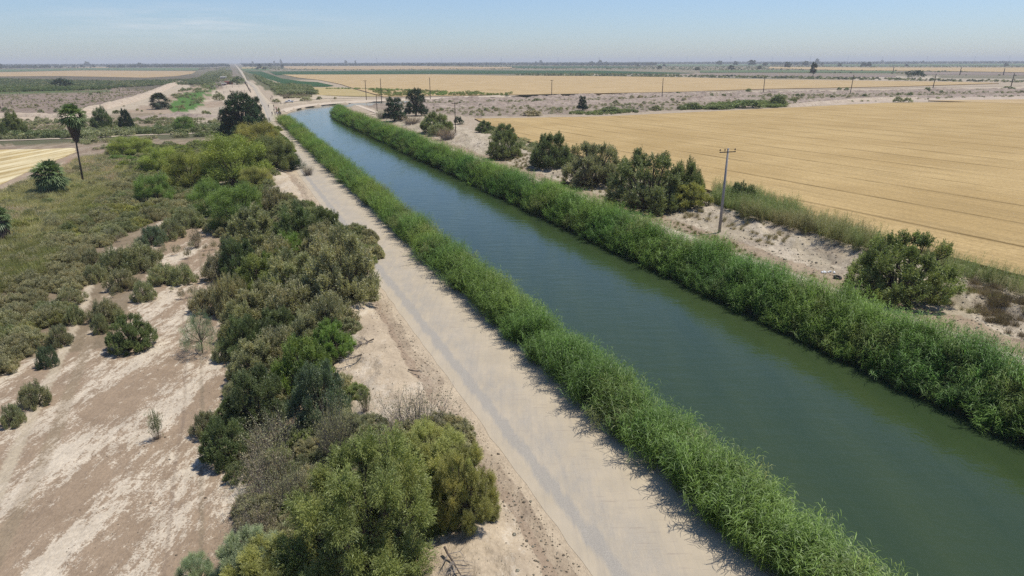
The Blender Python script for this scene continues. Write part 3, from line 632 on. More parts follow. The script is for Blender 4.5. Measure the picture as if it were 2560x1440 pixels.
CREST0 = {'tam': (0.118, 0.140, 0.048), 'tamd': (0.070, 0.092, 0.042), 'olive': (0.180, 0.176, 0.058), 'blue': (0.075, 0.105, 0.066), 'pale': (0.15, 0.18, 0.115), 'lime': (0.095, 0.140, 0.036),
         'grey': (0.150, 0.155, 0.090), 'brown': (0.178, 0.168, 0.104), 'dry': (0.19, 0.172, 0.125), 'mes': (0.100, 0.148, 0.040), 'mesy': (0.150, 0.172, 0.044), 'dark': (0.026, 0.052, 0.024), 'mid': (0.098, 0.115, 0.050), 'tan': (0.30, 0.215, 0.14), 'far': (0.055, 0.075, 0.05)}
CREST = {k: tuple(min(q * (1.25 if k == 'dark' else (1.15 if k in ('tan', 'far') else 1.92)), .6) for q in v) for k, v in CREST0.items()}
NUM = {'n': 0}
def plant(name, sp, col, px, ytop, ybot, wpx, label, group=None, cat='shrub', parts=True, wy=1.0, variant=None, zfix=None):
    """place by where its foot stands; size from its outline"""
    x, y, z = G(px, ybot)
    if zfix is not None: x, y = P(px, ybot, zfix); z = zfix
    v = np.array([x, y, z - CAMH]); w = float(v @ fw); rad = wpx * w / F / 2
    dirn = np.array([x, y]) / math.hypot(x, y); off = rad * 0.55
    x += dirn[0] * off; y += dirn[1] * off
    if zfix is None: z = gz(x, y)
    lo, hi = 0.1, 60.0
    for _ in range(30):
        h = (lo + hi) / 2
        if Qy(x - dirn[0] * rad * 0.1, y - dirn[1] * rad * 0.1, z + h) > ytop: lo = h
        else: hi = h
    uh, ur = UH[sp]; sc = (rad / ur, rad / ur * wy, max(h, rad * 0.35) / uh)
    vs = SP[sp]; NUM['n'] += 1; cm, sm = vs[(NUM['n'] * 7 // 3 if variant is None else variant) % len(vs)]
    c = np.array(CREST[col]) * rngp.uniform(0.88, 1.12) * rngp.uniform(0.95, 1.05, 3)
    rz = rngp.uniform(0, 6.28)
    if parts:
        root = empty(name, (x, y, z), rz); root.scale = sc
        cr = ob('crown', cm, root); cr.color = (*c, 1); st = ob('trunk' if 'tree' in name or 'tree' in sp or sp in ('mesquite', 'plume') else 'stems', sm, root)
    else:
        root = ob(name, cm, loc=(x, y, z)); root.rotation_euler = (0, 0, rz); root.scale = sc; root.color = (*c, 1)
    tag(root, label, cat, group); return root

# scatter stuff (nobody could count it): one object of points carrying small plants
def scatter(name, variants, pts, scl, tint, label, rots=None, kind='stuff'):
    N = len(pts)
    me = bpy.data.meshes.new(name); me.vertices.add(N); me.vertices.foreach_set('co', np.ascontiguousarray(pts, dtype=np.float32).ravel())
    def at(n, t, arr, key):
        a = me.attributes.new(n, t, 'POINT'); a.data.foreach_set(key, np.ascontiguousarray(arr, dtype=np.int32 if t == 'INT' else np.float32).ravel())
    rng = np.random.default_rng(len(pts))
    rot = np.zeros((N, 3)); rot[:, 2] = rng.uniform(0, 6.28, N)
    if rots is not None: rot[:, :2] = rots
    at('rot', 'FLOAT_VECTOR', rot, 'vector'); at('scl', 'FLOAT_VECTOR', scl, 'vector'); at('vid', 'INT', rng.integers(0, len(variants), N), 'value')
    at('tint', 'FLOAT_COLOR', np.concatenate([tint, np.ones((N, 1))], 1), 'color')
    me.update()
    src = bpy.data.collections.new(name + '_kinds')
    for i, vm in enumerate(variants):
        o = bpy.data.objects.new('%s_kind_%02d' % (name, i), vm); src.objects.link(o)
    g = bpy.data.node_groups.new(name + '_scatter', 'GeometryNodeTree')
    g.interface.new_socket('Geometry', in_out='INPUT', socket_type='NodeSocketGeometry'); g.interface.new_socket('Geometry', in_out='OUTPUT', socket_type='NodeSocketGeometry')
    gi = g.nodes.new('NodeGroupInput'); go = g.nodes.new('NodeGroupOutput'); ip = g.nodes.new('GeometryNodeInstanceOnPoints'); ci = g.nodes.new('GeometryNodeCollectionInfo')
    ci.inputs['Collection'].default_value = src; ci.inputs['Separate Children'].default_value = True; ci.inputs['Reset Children'].default_value = True
    def na(n, t):
        q = g.nodes.new('GeometryNodeInputNamedAttribute'); q.data_type = t; q.inputs['Name'].default_value = n; return q.outputs['Attribute']
    L = g.links.new; L(gi.outputs[0], ip.inputs['Points']); L(ci.outputs[0], ip.inputs['Instance']); ip.inputs['Pick Instance'].default_value = True
    L(na('vid', 'INT'), ip.inputs['Instance Index']); L(na('rot', 'FLOAT_VECTOR'), ip.inputs['Rotation']); L(na('scl', 'FLOAT_VECTOR'), ip.inputs['Scale'])
    L(ip.outputs[0], go.inputs[0])
    o = bpy.data.objects.new(name, me); COL.objects.link(o); md = o.modifiers.new('scatter', 'NODES'); md.node_group = g
    return tag(o, label, kind=kind)

# reed clump: stalks with arching ribbon leaves
def reed_clump(seed, stalks=9, leaves=19, H=3.6, spread=0.55):
    rng = np.random.default_rng(seed); V0 = []; F0 = []; var = []; hue = []; k = 0
    for s in range(stalks):
        a = rng.uniform(0, 6.28); r = rng.uniform(0, spread); b = np.array([r * math.cos(a), r * math.sin(a), 0])
        lean = unit(np.array([rng.normal(0, .22), rng.normal(0, .22), 1.0])); h = H * rng.uniform(0.5, 1.12)
        sv_ = rng.uniform(0.25, 0.75); tip = b + lean * h
        w = 0.015; sd = np.array([w, 0, 0])
        V0 += [b - sd, b + sd, tip + sd * .4, tip - sd * .4]; F0.append([k, k + 1, k + 2, k + 3]); k += 4; var.append(sv_); hue.append(0.5)
        for j in range(leaves):
            t = 0.22 + 0.80 * (j + rng.random()) / leaves; p = b + lean * h * min(t, 1.0)
            an = (j % 2) * math.pi + a * 3 + rng.normal(0, 0.5); o = np.array([math.cos(an), math.sin(an), 0])
            ln = rng.uniform(0.45, 0.8) * (1.1 - 0.25 * t); wd = rng.uniform(0.013, 0.021); up_ = rng.uniform(0.5, 1.0) + 0.5 * t
            q0 = p; q1 = p + o * ln * 0.42 + np.array([0, 0, up_ * ln * 0.36]); q2 = q1 + o * ln * 0.5 + np.array([0, 0, (up_ * 0.15 - 0.35) * ln])
            sd = unit(np.cross(o, [0, 0, 1.0]) + rng.normal(0, .25, 3)) * wd
            V0 += [q0 - sd * .5, q0 + sd * .5, q1 + sd, q1 - sd, q2 + sd * .15, q2 - sd * .15]
            F0 += [[k, k + 1, k + 2, k + 3], [k + 3, k + 2, k + 4, k + 5]]; k += 6
            vv = np.clip(sv_ + rng.normal(0, 0.2), 0, 1); hh = (0.7 if t < 0.42 and rng.random() < 0.5 else 0.0) + 0.25 * (rng.random() < .15); var += [vv, vv]; hue += [hh, hh]
    me = mesh_np('reed_clump', np.array(V0), np.array(F0), 4, {'var': ('FACE', 'FLOAT', var), 'hue': ('FACE', 'FLOAT', hue)})
    me.materials.append(M['leaf_i']); return me
def copy_mats(ms, mat):
    out = []
    for m in ms:
        c = m.copy(); c.materials.clear(); c.materials.append(mat); out.append(c)
    return out
REEDS = [reed_clump(300 + i) for i in range(8)]
def small_bush(seed, n=700, L=0.13, W=0.05, **kw):
    m, _, _ = crown_mesh('small_bush', seed, lobes=7, lr=(0.3, 0.48), tips=16, n=n, L=L, W=W, up=0.7, axis=0.6, rnd=0.6, tipr=0.26, depth=0.5, hz=0.42, spread=0.6, **kw)
    m.materials.append(M['leaf_i']); return m
SB_I = copy_mats([a for a, b in SP['saltbush']], M['leaf_i']); TM_I = copy_mats([a for a, b in SP['tamarisk']], M['leaf_i'])
BUSHES = [small_bush(500 + i, 2600, 0.085, 0.034) for i in range(5)]
FARBUSH = [small_bush(520 + i, 420, 0.2, 0.13) for i in range(4)]
FARTREES = copy_mats([a for a, b in SP['far_tree']], M['leaf_i'])
def tuft(seed, n=150, h=0.9, wid=0.008):
    rng = np.random.default_rng(seed); V0 = []; F0 = []; k = 0; var = []
    for i in range(n):
        a = rng.uniform(0, 6.28); r = rng.uniform(0, 0.5); p = np.array([r * math.cos(a), r * math.sin(a), 0]); d = unit(np.array([rng.normal(0, .4), rng.normal(0, .4), 1])); ln = h * rng.uniform(.4, 1.1)
        q = p + d * ln * .6; e = q + unit(d + rng.normal(0, .35, 3)) * ln * .4; sd = unit(np.cross(d, rng.normal(size=3))) * wid
        V0 += [p - sd, p + sd, q + sd, q - sd, e + sd * .4, e - sd * .4]; F0 += [[k, k + 1, k + 2, k + 3], [k + 3, k + 2, k + 4, k + 5]]; k += 6; v_ = rng.random(); var += [v_, v_]
    m = mesh_np('tuft', np.array(V0), np.array(F0), 4, {'var': ('FACE', 'FLOAT', var), 'hue': ('FACE', 'FLOAT', np.zeros(len(var)))}); m.materials.append(M['leaf_i']); return m
TUFTS = [tuft(600 + i) for i in range(4)]
# ------------------------------------------------------------------ shrubs and trees one can tell apart
# name, species, colour, x, top, foot, width, label
TH = [
 ('tamarisk_tree','plume','tam',930,1148,1500,400,'largest feathery green tamarisk, in the bottom middle beside the dead branch'),
 ('tamarisk_tree','plume','olive',1080,1088,1250,215,'yellow-olive feathery tamarisk just behind the big bottom tamarisk'),
 ('tamarisk_tree','plume','olive',1165,1140,1325,170,'yellowish tamarisk nearest the road edge, right of the big bottom tamarisk'),
 ('tamarisk_tree','plume','pale',640,1350,1500,190,'pale blue-green feathery tamarisk at the bottom left of the big tamarisk'),
 ('tamarisk_tree','plume','olive',700,1385,1560,270,'mustard-olive tamarisk cut by the bottom edge of the picture'),
 ('shrub','mesquite','pale',500,1395,1480,90,'thin pale wispy shrub at the bottom edge beside the bare soil'),
 ('shrub','brush','dry',1040,985,1118,205,'grey many-stemmed twiggy shrub on the white spoil bank'),
 ('sapling','sapling','grey',913,970,1036,38,'slender upright sapling alone on the white spoil bank'),
 ('tamarisk_tree','tamarisk','blue',805,915,1075,150,'blue-green rounded tamarisk with a dark hollow beneath it'),
 ('tamarisk_tree','tamarisk','lime',835,812,905,110,'bright green tamarisk with yellowing tips facing the white bank'),
 ('tamarisk_tree','tamarisk','lime',765,855,985,160,'bright lime green tamarisk with mustard patches, left of the white bank'),
 ('tamarisk_tree','tamarisk','tamd',650,930,1080,165,'dark green tamarisk left of the blue-green one'),
 ('tamarisk_tree','tamarisk','tamd',570,1055,1165,125,'dark green tamarisk casting a black shadow on the bare soil'),
 ('shrub','saltbush','grey',520,1035,1095,65,'grey-green shrub poking out over the bare soil above the dark tamarisk'),
 ('shrub','brush','brown',700,1040,1150,170,'brown-grey brush between the dark tamarisk and the white bank'),
 ('shrub','brush','brown',845,985,1165,120,'tall brown twiggy brush below the blue-green tamarisk'),
 ('shrub','brush','dry',680,1120,1230,150,'grey dry brush left of the big tamarisk, upper of three'),
 ('shrub','brush','grey',665,1200,1300,160,'grey dry brush left of the big tamarisk, middle of three'),
 ('shrub','brush','dry',650,1270,1380,140,'grey dry brush left of the big tamarisk, lowest of three'),
 ('shrub','brush','brown',745,1160,1280,130,'brown brush tucked against the left side of the big tamarisk'),
 ('shrub','tamarisk','grey',645,855,960,140,'grey-green shrub right of the little bare tree, lower one'),
 ('shrub','tamarisk','tamd',615,800,900,105,'dark shrub right of the little bare tree, upper one'),
 ('shrub','saltbush','grey',700,830,925,120,'grey-green shrub in the thicket left of the lime tamarisk'),
 ('shrub','tamarisk','grey',665,715,825,160,'grey-olive shrub in the middle of the thicket'),
 ('shrub','saltbush','brown',745,712,815,140,'brown-green shrub left of the big brown tamarisk'),
 ('shrub','saltbush','brown',830,742,835,115,'small brown-grey shrub in front of the big brown tamarisk'),
 ('shrub','tamarisk','grey',610,760,855,110,'grey shrub at the thicket edge beside the bare soil'),
 ('shrub','tamarisk','tamd',700,775,870,120,'dark green shrub in a gap of the middle thicket'),
 ('shrub','tamarisk','grey',770,790,880,110,'grey-green shrub just above the lime tamarisks'),
 ('tamarisk_tree','tamarisk','brown',860,590,758,185,'largest brown tamarisk leaning out over the road edge'),
 ('shrub','tamarisk','brown',815,560,655,110,'brown shrub directly behind the big brown tamarisk'),
 ('shrub','tamarisk','grey',740,640,745,150,'grey-green shrub left of the big brown tamarisk'),
 ('shrub','tamarisk','tam',655,640,735,130,'mid green shrub in the thicket above the bare soil gap'),
 ('shrub','tamarisk','lime',730,588,665,100,'bright green shrub in the upper middle of the thicket'),
 ('shrub','tamarisk','lime',690,625,700,80,'small lime green shrub inside the thicket'),
 ('shrub','tamarisk','grey',640,525,640,150,'large pale grey-green shrub behind the thicket middle'),
 ('shrub','tamarisk','tamd',745,520,612,110,'dark green shrub nearest the upper white bank'),
 ('shrub','tamarisk','mid',815,525,615,105,'grey-green shrub at the road edge below the upper white bank'),
 ('shrub','tamarisk','mid',860,572,625,70,'small shrub at the road edge beside the brown tamarisk'),
 ('shrub','tamarisk','tamd',600,600,700,100,'dark green shrub at the left side of the upper thicket'),
 ('shrub','saltbush','brown',585,690,790,85,'brown-olive shrub at the left side of the middle thicket'),
 ('shrub','saltbush','dry',545,640,705,65,'pale sparse shrub standing off the left side of the thicket'),
 ('shrub','saltbush','brown',520,725,785,75,'brown-grey shrub above the little bare tree'),
 ('shrub','saltbush','brown',700,600,690,110,'brown shrub between two bright green ones in the thicket'),
 ('shrub','saltbush','grey',560,860,905,50,'grey shrub on the thicket edge level with the little bare tree'),
 ('mesquite_tree','mesquite','mes',600,465,575,135,'soft green mesquite nearest the thicket, below the yellow-green tree'),
 ('mesquite_tree','mesquite','mes',525,455,540,95,'soft green mesquite left of another green mesquite'),
 ('shrub','saltbush','brown',685,470,535,75,'brown shrub at the foot of the upper white bank'),
 ('mesquite_tree','mesquite','mes',390,438,512,95,'round green mesquite above the salt-crusted clearing'),
 ('mesquite_tree','mesquite','mesy',595,345,470,175,'large yellow-green palo verde at the centre of the upper left'),
 ('mesquite_tree','mesquite','mid',690,345,425,110,'dark green mesquite beside the road above the white bank'),
 ('mesquite_tree','mesquite','dark',715,375,425,75,'dark round mesquite at the road edge above the white bank'),
 ('mesquite_tree','mesquite','olive',650,308,385,125,'olive mesquite in front of the dark fig tree'),
 ('mesquite_tree','mesquite','mesy',475,385,475,125,'yellow-green mesquite left of the large palo verde'),
 ('mesquite_tree','mesquite','mesy',330,345,395,110,'yellow-green mesquite above the grey brush, near the tall palm'),
 ('mesquite_tree','mesquite','mesy',410,372,435,105,'pale yellow-green mesquite among the grey brush'),
 ('mesquite_tree','mesquite','mesy',530,375,440,90,'yellow-green mesquite touching the large palo verde'),
 ('mesquite_tree','mesquite','olive',640,420,475,85,'olive mesquite right of the large palo verde'),
 ('mesquite_tree','mesquite','mes',462,292,331,48,'small round bright green mesquite beside the farm track'),
 ('dense_tree','dense_tree','dark',610,237,345,105,'big dark dense tree crown standing at the road edge'),
 ('dense_tree','dense_tree','dark',578,272,350,62,'lower dark tree joined to the left of the big dark road tree'),
 ('dense_tree','dense_tree','dark',640,243,318,55,'dark tree joined to the right of the big dark road tree'),
 ('shrub','far_bush','dark',551,330,360,24,'small dark bush at the foot of the dark road tree'),
 ('shrub','brush','dry',770,412,440,36,'dry grey shrub at the road edge on top of the white bank'),
 ('palo_verde','sparse','pale',508,785,893,100,'little open-crowned pale tree alone on the bare soil'),
 ('shrub','dome','mid',335,795,880,112,'dome-shaped green shrub alone on the bare soil'),
 ('shrub','saltbush','grey',190,765,812,45,'round shrub on the bare soil, the left one of the upper pair'),
 ('shrub','saltbush','grey',265,755,808,70,'dark round shrub on the bare soil, the right one of the upper pair'),
 ('shrub','saltbush','grey',255,790,835,36,'small shrub in front of the right shrub of the upper pair'),
 ('shrub','saltbush','grey',300,775,808,30,'small shrub touching the right side of the upper pair'),
 ('shrub','saltbush','grey',155,818,868,52,'shrub in the slanting row near the left track, upper one'),
 ('shrub','saltbush','blue',122,868,920,46,'blue-grey shrub in the slanting row near the left track, lower one'),
 ('shrub','saltbush','grey',93,962,1020,65,'shrub near the left edge, upper one of the two below the slanting row'),
 ('shrub','saltbush','grey',38,1015,1068,48,'shrub near the left edge, lower one of the two below the slanting row'),
 ('shrub','sapling','grey',396,1020,1102,34,'small upright shrub alone in the lower middle of the bare soil'),
 ('shrub','saltbush','grey',362,708,755,52,'shrub at the lower rim of the shrub patch in the clearing'),
 ('shrub','saltbush','grey',300,625,690,85,'shrub at the left of the shrub patch in the clearing'),
 ('shrub','saltbush','grey',355,612,680,90,'largest shrub of the patch in the clearing'),
 ('shrub','saltbush','grey',240,665,708,52,'shrub at the left rim of the clearing patch beside the foot track'),
 ('shrub','saltbush','grey',235,625,665,45,'shrub just left of the clearing patch'),
 ('shrub','saltbush','grey',310,680,728,70,'shrub at the lower left of the clearing patch'),
 ('shrub','saltbush','grey',410,665,712,70,'shrub at the lower middle of the clearing patch'),
 ('shrub','saltbush','grey',460,668,712,60,'shrub at the right of the clearing patch'),
 ('shrub','saltbush','blue',385,568,615,60,'blue-green shrub above the clearing patch'),
 ('shrub','sapling','dry',492,570,622,34,'sparse upright shrub standing in the middle clearing'),
 ('shrub','saltbush','grey',430,550,600,60,'shrub at the upper side of the middle clearing'),
 ('shrub','saltbush','grey',470,520,570,70,'shrub at the foot of the green mesquites'),
 ('shrub','saltbush','brown',375,520,555,50,'brown shrub below the round green mesquite'),
 # right bank
 ('tamarisk_tree','dome','mid',1620,388,530,215,'widest dark green tamarisk left of the concrete pole'),
 ('tamarisk_tree','tamarisk','mid',1712,410,512,95,'tamarisk leaning against the right side of the widest one'),
 ('tamarisk_tree','tamarisk','olive',1725,460,522,100,'low olive tamarisk at the foot of the widest dark one'),
 ('tamarisk_tree','dome','grey',1480,362,472,150,'grey-green tamarisk between two darker ones on the right bank'),
 ('tamarisk_tree','tamarisk','tamd',1378,335,418,108,'dark green tree with knobbly top on the right bank above the pale slope'),
 ('tamarisk_tree','dome','mid',1262,332,400,84,'green tamarisk beside the reeds, right of the white spoil slope'),
 ('tamarisk_tree','tamarisk','mid',1262,310,352,58,'green shrub at the corner of the large wheat field, right one'),
 ('tamarisk_tree','tamarisk','tamd',1212,303,332,44,'green shrub at the corner of the large wheat field, left one'),
 ('tamarisk_tree','tamarisk','tamd',1850,462,530,88,'olive-green shrub just right of the concrete pole'),
 ('mesquite_tree','dome','tam',2248,596,765,240,'huge dome-shaped green mesquite beside the large wheat field'),
 ('tamarisk_tree','dense_tree','dark',988,245,305,58,'dark round tree left of the dark windblown tree beyond the reeds'),
 ('tamarisk_tree','dense_tree','dark',1040,225,291,58,'tall dark windblown tree beyond the right reeds'),
 ('shrub','brush','tan',1030,287,312,62,'tan dry bush below the dark windblown tree'),
 ('shrub','tamarisk','mid',1092,284,332,85,'olive shrub left of the wooden pole behind the reeds'),
 ('shrub','brush','tan',1118,318,352,60,'reddish tan dry bush at the foot of the wooden pole'),
 ('shrub','saltbush','grey',1095,310,340,50,'grey-green bush beside the reddish tan bush'),
 ('shrub','far_bush','dark',1146,290,312,26,'small dark bush right behind the wooden pole'),
 ('shrub','brush','dry',955,270,298,36,'dry grey-brown bush at the left of the dark trees'),
 ('conifer_tree','dense_tree','dark',1456,241,276,27,'small dark cone-shaped tree alone on the drain bank'),
 ('shrub','far_bush','grey',1346,246,261,32,'grey-green bush on the drain bank left of the cone-shaped tree'),
 ('shrub','far_bush','brown',1392,250,258,26,'low brown bush near the cone-shaped tree'),
 ('shrub','far_bush','mid',1525,267,282,60,'green bush on the near side of the drain, right of the cone-shaped tree'),
 ('shrub','far_bush','mid',1640,263,277,30,'small green bush on the near side of the drain by the wheat edge'),
 ('shrub','far_bush','brown',1330,276,290,60,'low brown-green bush along the top edge of the large wheat field'),
 ('shrub','far_bush','mid',1730,256,274,50,'green bush in the row before the brown-topped one'),
 ('shrub','far_bush','mid',1785,262,274,55,'low green bush in the row along the wheat edge'),
 ('shrub','far_bush','mid',1870,250,271,75,'wide green bush in the row along the wheat edge'),
 ('shrub','far_bush','mid',1945,236,265,50,'tall brown-topped green bush ending the row along the wheat edge'),
 ('shrub','far_bush','mid',1982,244,256,24,'round green bush right of the brown-topped one'),
 ('shrub','far_bush','grey',2244,241,256,24,'left of two bushes on the pale bank above the wheat'),
 ('shrub','far_bush','grey',2268,243,256,22,'right of two bushes on the pale bank above the wheat'),
 ('shrub','far_bush','mid',1695,229,237,12,'small green bush beside the bank road right of the third pole'),
 ('shrub','far_bush','mid',1871,221,231,17,'green bush beside the bank road before the fourth pole'),
 ('shrub','far_bush','mid',2098,218,226,12,'first of three small bushes beside the bank road'),
 ('shrub','far_bush','mid',2116,218,226,14,'last of three small bushes beside the bank road'),
 ('shrub','far_bush','mid',2317,217,230,18,'green bush at the foot of a distant wooden pole'),
 ('shrub','far_bush','mid',2520,216,226,34,'wide green bush near the right end of the bank road'),
 ('eucalyptus_tree','far_tree','dark',2032,156,192,18,'lone tall dark tree in the brown field at the upper right'),
 ('shrub','far_bush','dark',2287,176,193,48,'dark bushy clump in the brown field right of the lone tall tree'),
 ('shrub','tamarisk','tamd',256,272,321,50,'dark windblown bush behind the tall palm, left of another'),
 ('shrub','tamarisk','dark',318,274,323,34,'narrow dark bush behind the tall palm'),
 ('shrub','tamarisk','mid',40,284,338,54,'green bush by the farm track near the left edge'),
 ('shrub','tamarisk','mid',5,305,345,30,'green bush by the farm track cut by the left edge'),
 ('shrub','far_bush','tamd',592,191,212,36,'dark bush beside the long road above the corral'),
 ('shrub','far_bush','grey',548,232,252,34,'grey bush below the corral'),
 ('shrub','far_bush','dark',160,196,220,50,'dark bush in the brush line beyond the burnt field'),
 ('shrub','far_bush','brown',690,247,257,24,'dry grey bush left of the white pickup'),
 ('shrub','far_bush','brown',765,242,253,30,'dry grey bush right of the white pickup'),
 ('shrub','far_bush','mid',798,241,249,16,'green bush on the pale bank right of the pickup'),
 ('shrub','far_bush','brown',838,242,248,9,'tiny bush on the pale bank beyond the bend'),
 ('shrub','far_bush','brown',697,269,281,7,'brown bush beside the walking group'),
 ('shrub','far_bush','brown',775,258,264,9,'brown tuft at the water edge of the bend, right one'),
 ('shrub','far_bush','brown',763,259,265,7,'brown tuft at the water edge of the bend, left one'),
 ('shrub','far_bush','brown',846,264,276,20,'brown bush at the tip of the right bank'),
]
for q in TH: plant(q[0], q[1], q[2], q[3], q[4], q[5], q[6] * (1.18 if q[1] == 'saltbush' else 1.06), q[7], parts=q[1] not in ('far_bush',), cat='tree' if 'tree' in q[0] or q[0] == 'palo_verde' else ('sapling' if q[0] == 'sapling' else 'shrub'), zfix=-1.3 if q[3] in (775, 763, 846) else None)
# trees standing apart near the horizon
FT = [(218, 154, 166, 15, 'dark spreading tree on the left horizon'), (116, 162, 171, 14, 'dark rounded tree between the far left tree and the spreading one'), (52, 160, 167, 8, 'small dark tree near the left horizon'), (301, 162, 170, 16, 'dark tree at the left end of the hedge row on the left horizon'),
 (350, 157, 168, 14, 'taller dark tree over the hedge row on the left horizon'), (390, 160, 168, 9, 'dark tree in the middle of the hedge row on the left horizon'), (532, 159, 168, 9, 'dark tree at the right end of the hedge row'), (2, 158, 175, 14, 'dark tree cut by the left edge near the horizon'),
 (632, 152, 162, 6, 'slim tree right of the far end of the road'), (650, 160, 174, 12, 'dark tree in the clump near the road end, tallest'), (661, 167, 175, 12, 'low tree at the right of the clump near the road end'), (643, 168, 175, 8, 'low tree at the left of the clump near the road end'), (675, 158, 169, 9, 'lone round dark tree right of the clump near the road end'),
 (703, 148, 162, 7, 'tall poplar-like tree right of the round dark tree'), (706, 161, 171, 10, 'bush-like tree at the foot of the poplar-like tree'), (686, 152, 161, 6, 'slim pale tree left of the poplar-like tree'), (696, 158, 165, 5, 'tiny tree left of the poplar-like tree'),
 (865, 151, 162, 9, 'dark tree left of the middle of the horizon tree line'), (889, 151, 163, 6, 'narrow dark tree in the horizon tree line'), (1500, 150, 163, 12, 'tallest tree of the cluster at the middle horizon'), (1478, 153, 162, 14, 'left tree of the cluster at the middle horizon'), (1515, 154, 163, 12, 'right tree of the cluster at the middle horizon'),
 (1352, 151, 161, 10, 'dark tree over the orange buildings on the horizon'), (1340, 154, 162, 8, 'small tree over the orange buildings on the horizon'), (1571, 159, 165, 7, 'small round tree alone right of the middle horizon cluster'), (1596, 159, 167, 8, 'lone round tree near a white house on the horizon'), (1649, 164, 174, 14, 'dark bush-like tree in the scrub right of the green strip'),
 (1660, 160, 168, 9, 'round tree behind the bush-like tree in the scrub'), (1743, 168, 177, 16, 'dark low tree in the scrub belt'), (1798, 152, 164, 20, 'first dark tree of the row over the far wheat'), (1838, 153, 165, 16, 'second dark tree of the row over the far wheat'), (1880, 150, 166, 24, 'largest dark tree of the row over the far wheat'),
 (1912, 156, 166, 16, 'fourth dark tree of the row over the far wheat'), (1828, 163, 176, 18, 'dark tree in front of the row over the far wheat'), (1898, 164, 175, 14, 'small dark tree in front of the largest in the row'), (1968, 155, 172, 20, 'dark tree left of the palm-like one near the lone tall tree'), (2013, 153, 166, 18, 'dark tree just left of the lone tall tree'),
 (2042, 146, 161, 12, 'tall pale tree behind the lone tall tree'), (2098, 158, 167, 13, 'rounded dark tree right of the lone tall tree'), (2158, 156, 168, 15, 'left dark tree of the pair in the right distance'), (2172, 155, 168, 15, 'right dark tree of the pair in the right distance'), (2266, 160, 167, 10, 'small dark tree right of the pair in the right distance'),
 (2307, 152, 159, 9, 'small dark tree high on the right horizon'), (2515, 158, 167, 12, 'dark tree near the right edge at the horizon'), (2205, 150, 157, 10, 'faint tree on the right horizon')]
for q in FT: plant('tree', 'far_tree', 'far', q[0], q[1], q[2], q[3], q[4], cat='tree', parts=False, zfix=-0.6 if q[0] > 590 else -2.5, group='trees standing near the horizon')

# small upright seedlings on the bare soil
rs_ = np.random.default_rng(11)
SEED = [(178, 725, 10), (182, 742, 10), (171, 757, 10), (430, 730, 12), (283, 745, 12), (455, 750, 24), (484, 745, 26), (535, 740, 30), (500, 770, 40), (540, 790, 24), (560, 815, 24), (448, 628, 13), (514, 628, 16), (536, 625, 20), (510, 645, 10), (440, 640, 24), (470, 648, 24), (410, 640, 24), (385, 640, 20), (405, 610, 30), (440, 590, 24), (535, 590, 14), (480, 625, 20), (495, 600, 16), (300, 605, 20), (275, 600, 26)]
for x_, y_, w_ in SEED: plant('seedling', 'sapling', 'dry', x_, y_ - w_ * 1.25, y_, w_, 'small sparse upright seedling shrub dotted over the bare salty clearing', parts=False, group='small seedlings on the bare clearing')
# small shrubs on the drain bank, too alike to tell apart
for i in range(70):
    x_ = rs_.uniform(1000, 2560); y_ = np.interp(x_, [1000, 1280, 1655, 1960, 2560], [262, 262, 252, 242, 232]) + rs_.uniform(-12, 22) * (1 if x_ < 1900 else 0.5)
    w_ = rs_.uniform(6, 18); plant('shrub', 'far_bush', rs_.choice(['brown', 'grey', 'mid', 'dry']), x_, y_ - w_ * 0.55, y_, w_, 'low scattered desert shrub on the rough drain bank beyond the large wheat field', parts=False, group='low shrubs on the drain bank')
for i in range(60):
    x_ = rs_.uniform(0, 560); y_ = rs_.uniform(268, 318) if i % 3 else rs_.uniform(225, 268)
    w_ = rs_.uniform(7, 20) * (1 if i % 3 else .6); plant('shrub', 'far_bush', rs_.choice(['brown', 'grey', 'mid', 'brown']), x_, y_ - w_ * 0.6, y_, w_, 'low scattered shrub on the eroded ground left of the dark road tree', parts=False, group='low shrubs on the eroded ground')

# ------------------------------------------------------------------ reeds along both banks
def along(off0, off1, s0, s1, dens_f, seed):
    """points between two offsets of the canal line; dens_f(distance) = spacing"""
    rng = np.random.default_rng(seed); out = []
    Cc = resample(CL, 1.0); Ss = Cc @ U
    a = offset_line(Cc, off0); b = offset_line(Cc, off1)
    for i in range(len(Cc)):
        if not (s0 <= Ss[i] <= s1): continue
        if s1 > 380 and False: continue
        d = np.hypot(*Cc[i]); sp = dens_f(d); n = rng.poisson(abs(off1 - off0) / (sp * sp))
        for _ in range(n):
            t = rng.random(); p = a[i] * (1 - t) + b[i] * t + rng.normal(0, 0.35, 2); out.append((p[0], p[1], t, d, sp))
    return np.array(out)
def reed_tint(pts, base, alt, dry, seed):
    n = fbm(pts[:, 0] * 0.12, pts[:, 1] * 0.12, seed, 4)[:, None]; n2 = fbm(pts[:, 0] * 0.5, pts[:, 1] * 0.5, seed + 3, 3)[:, None]
    k = np.clip((n - 0.35) * 3, 0, 1); c = np.array(base) * (1 - k) + np.array(alt) * k
    q = np.clip((n2 - 0.58) * 6, 0, 1) * 0.6; return (c * (1 - q) + np.array(dry) * q) * np.random.default_rng(seed).uniform(0.62, 1.3, (len(pts), 1))
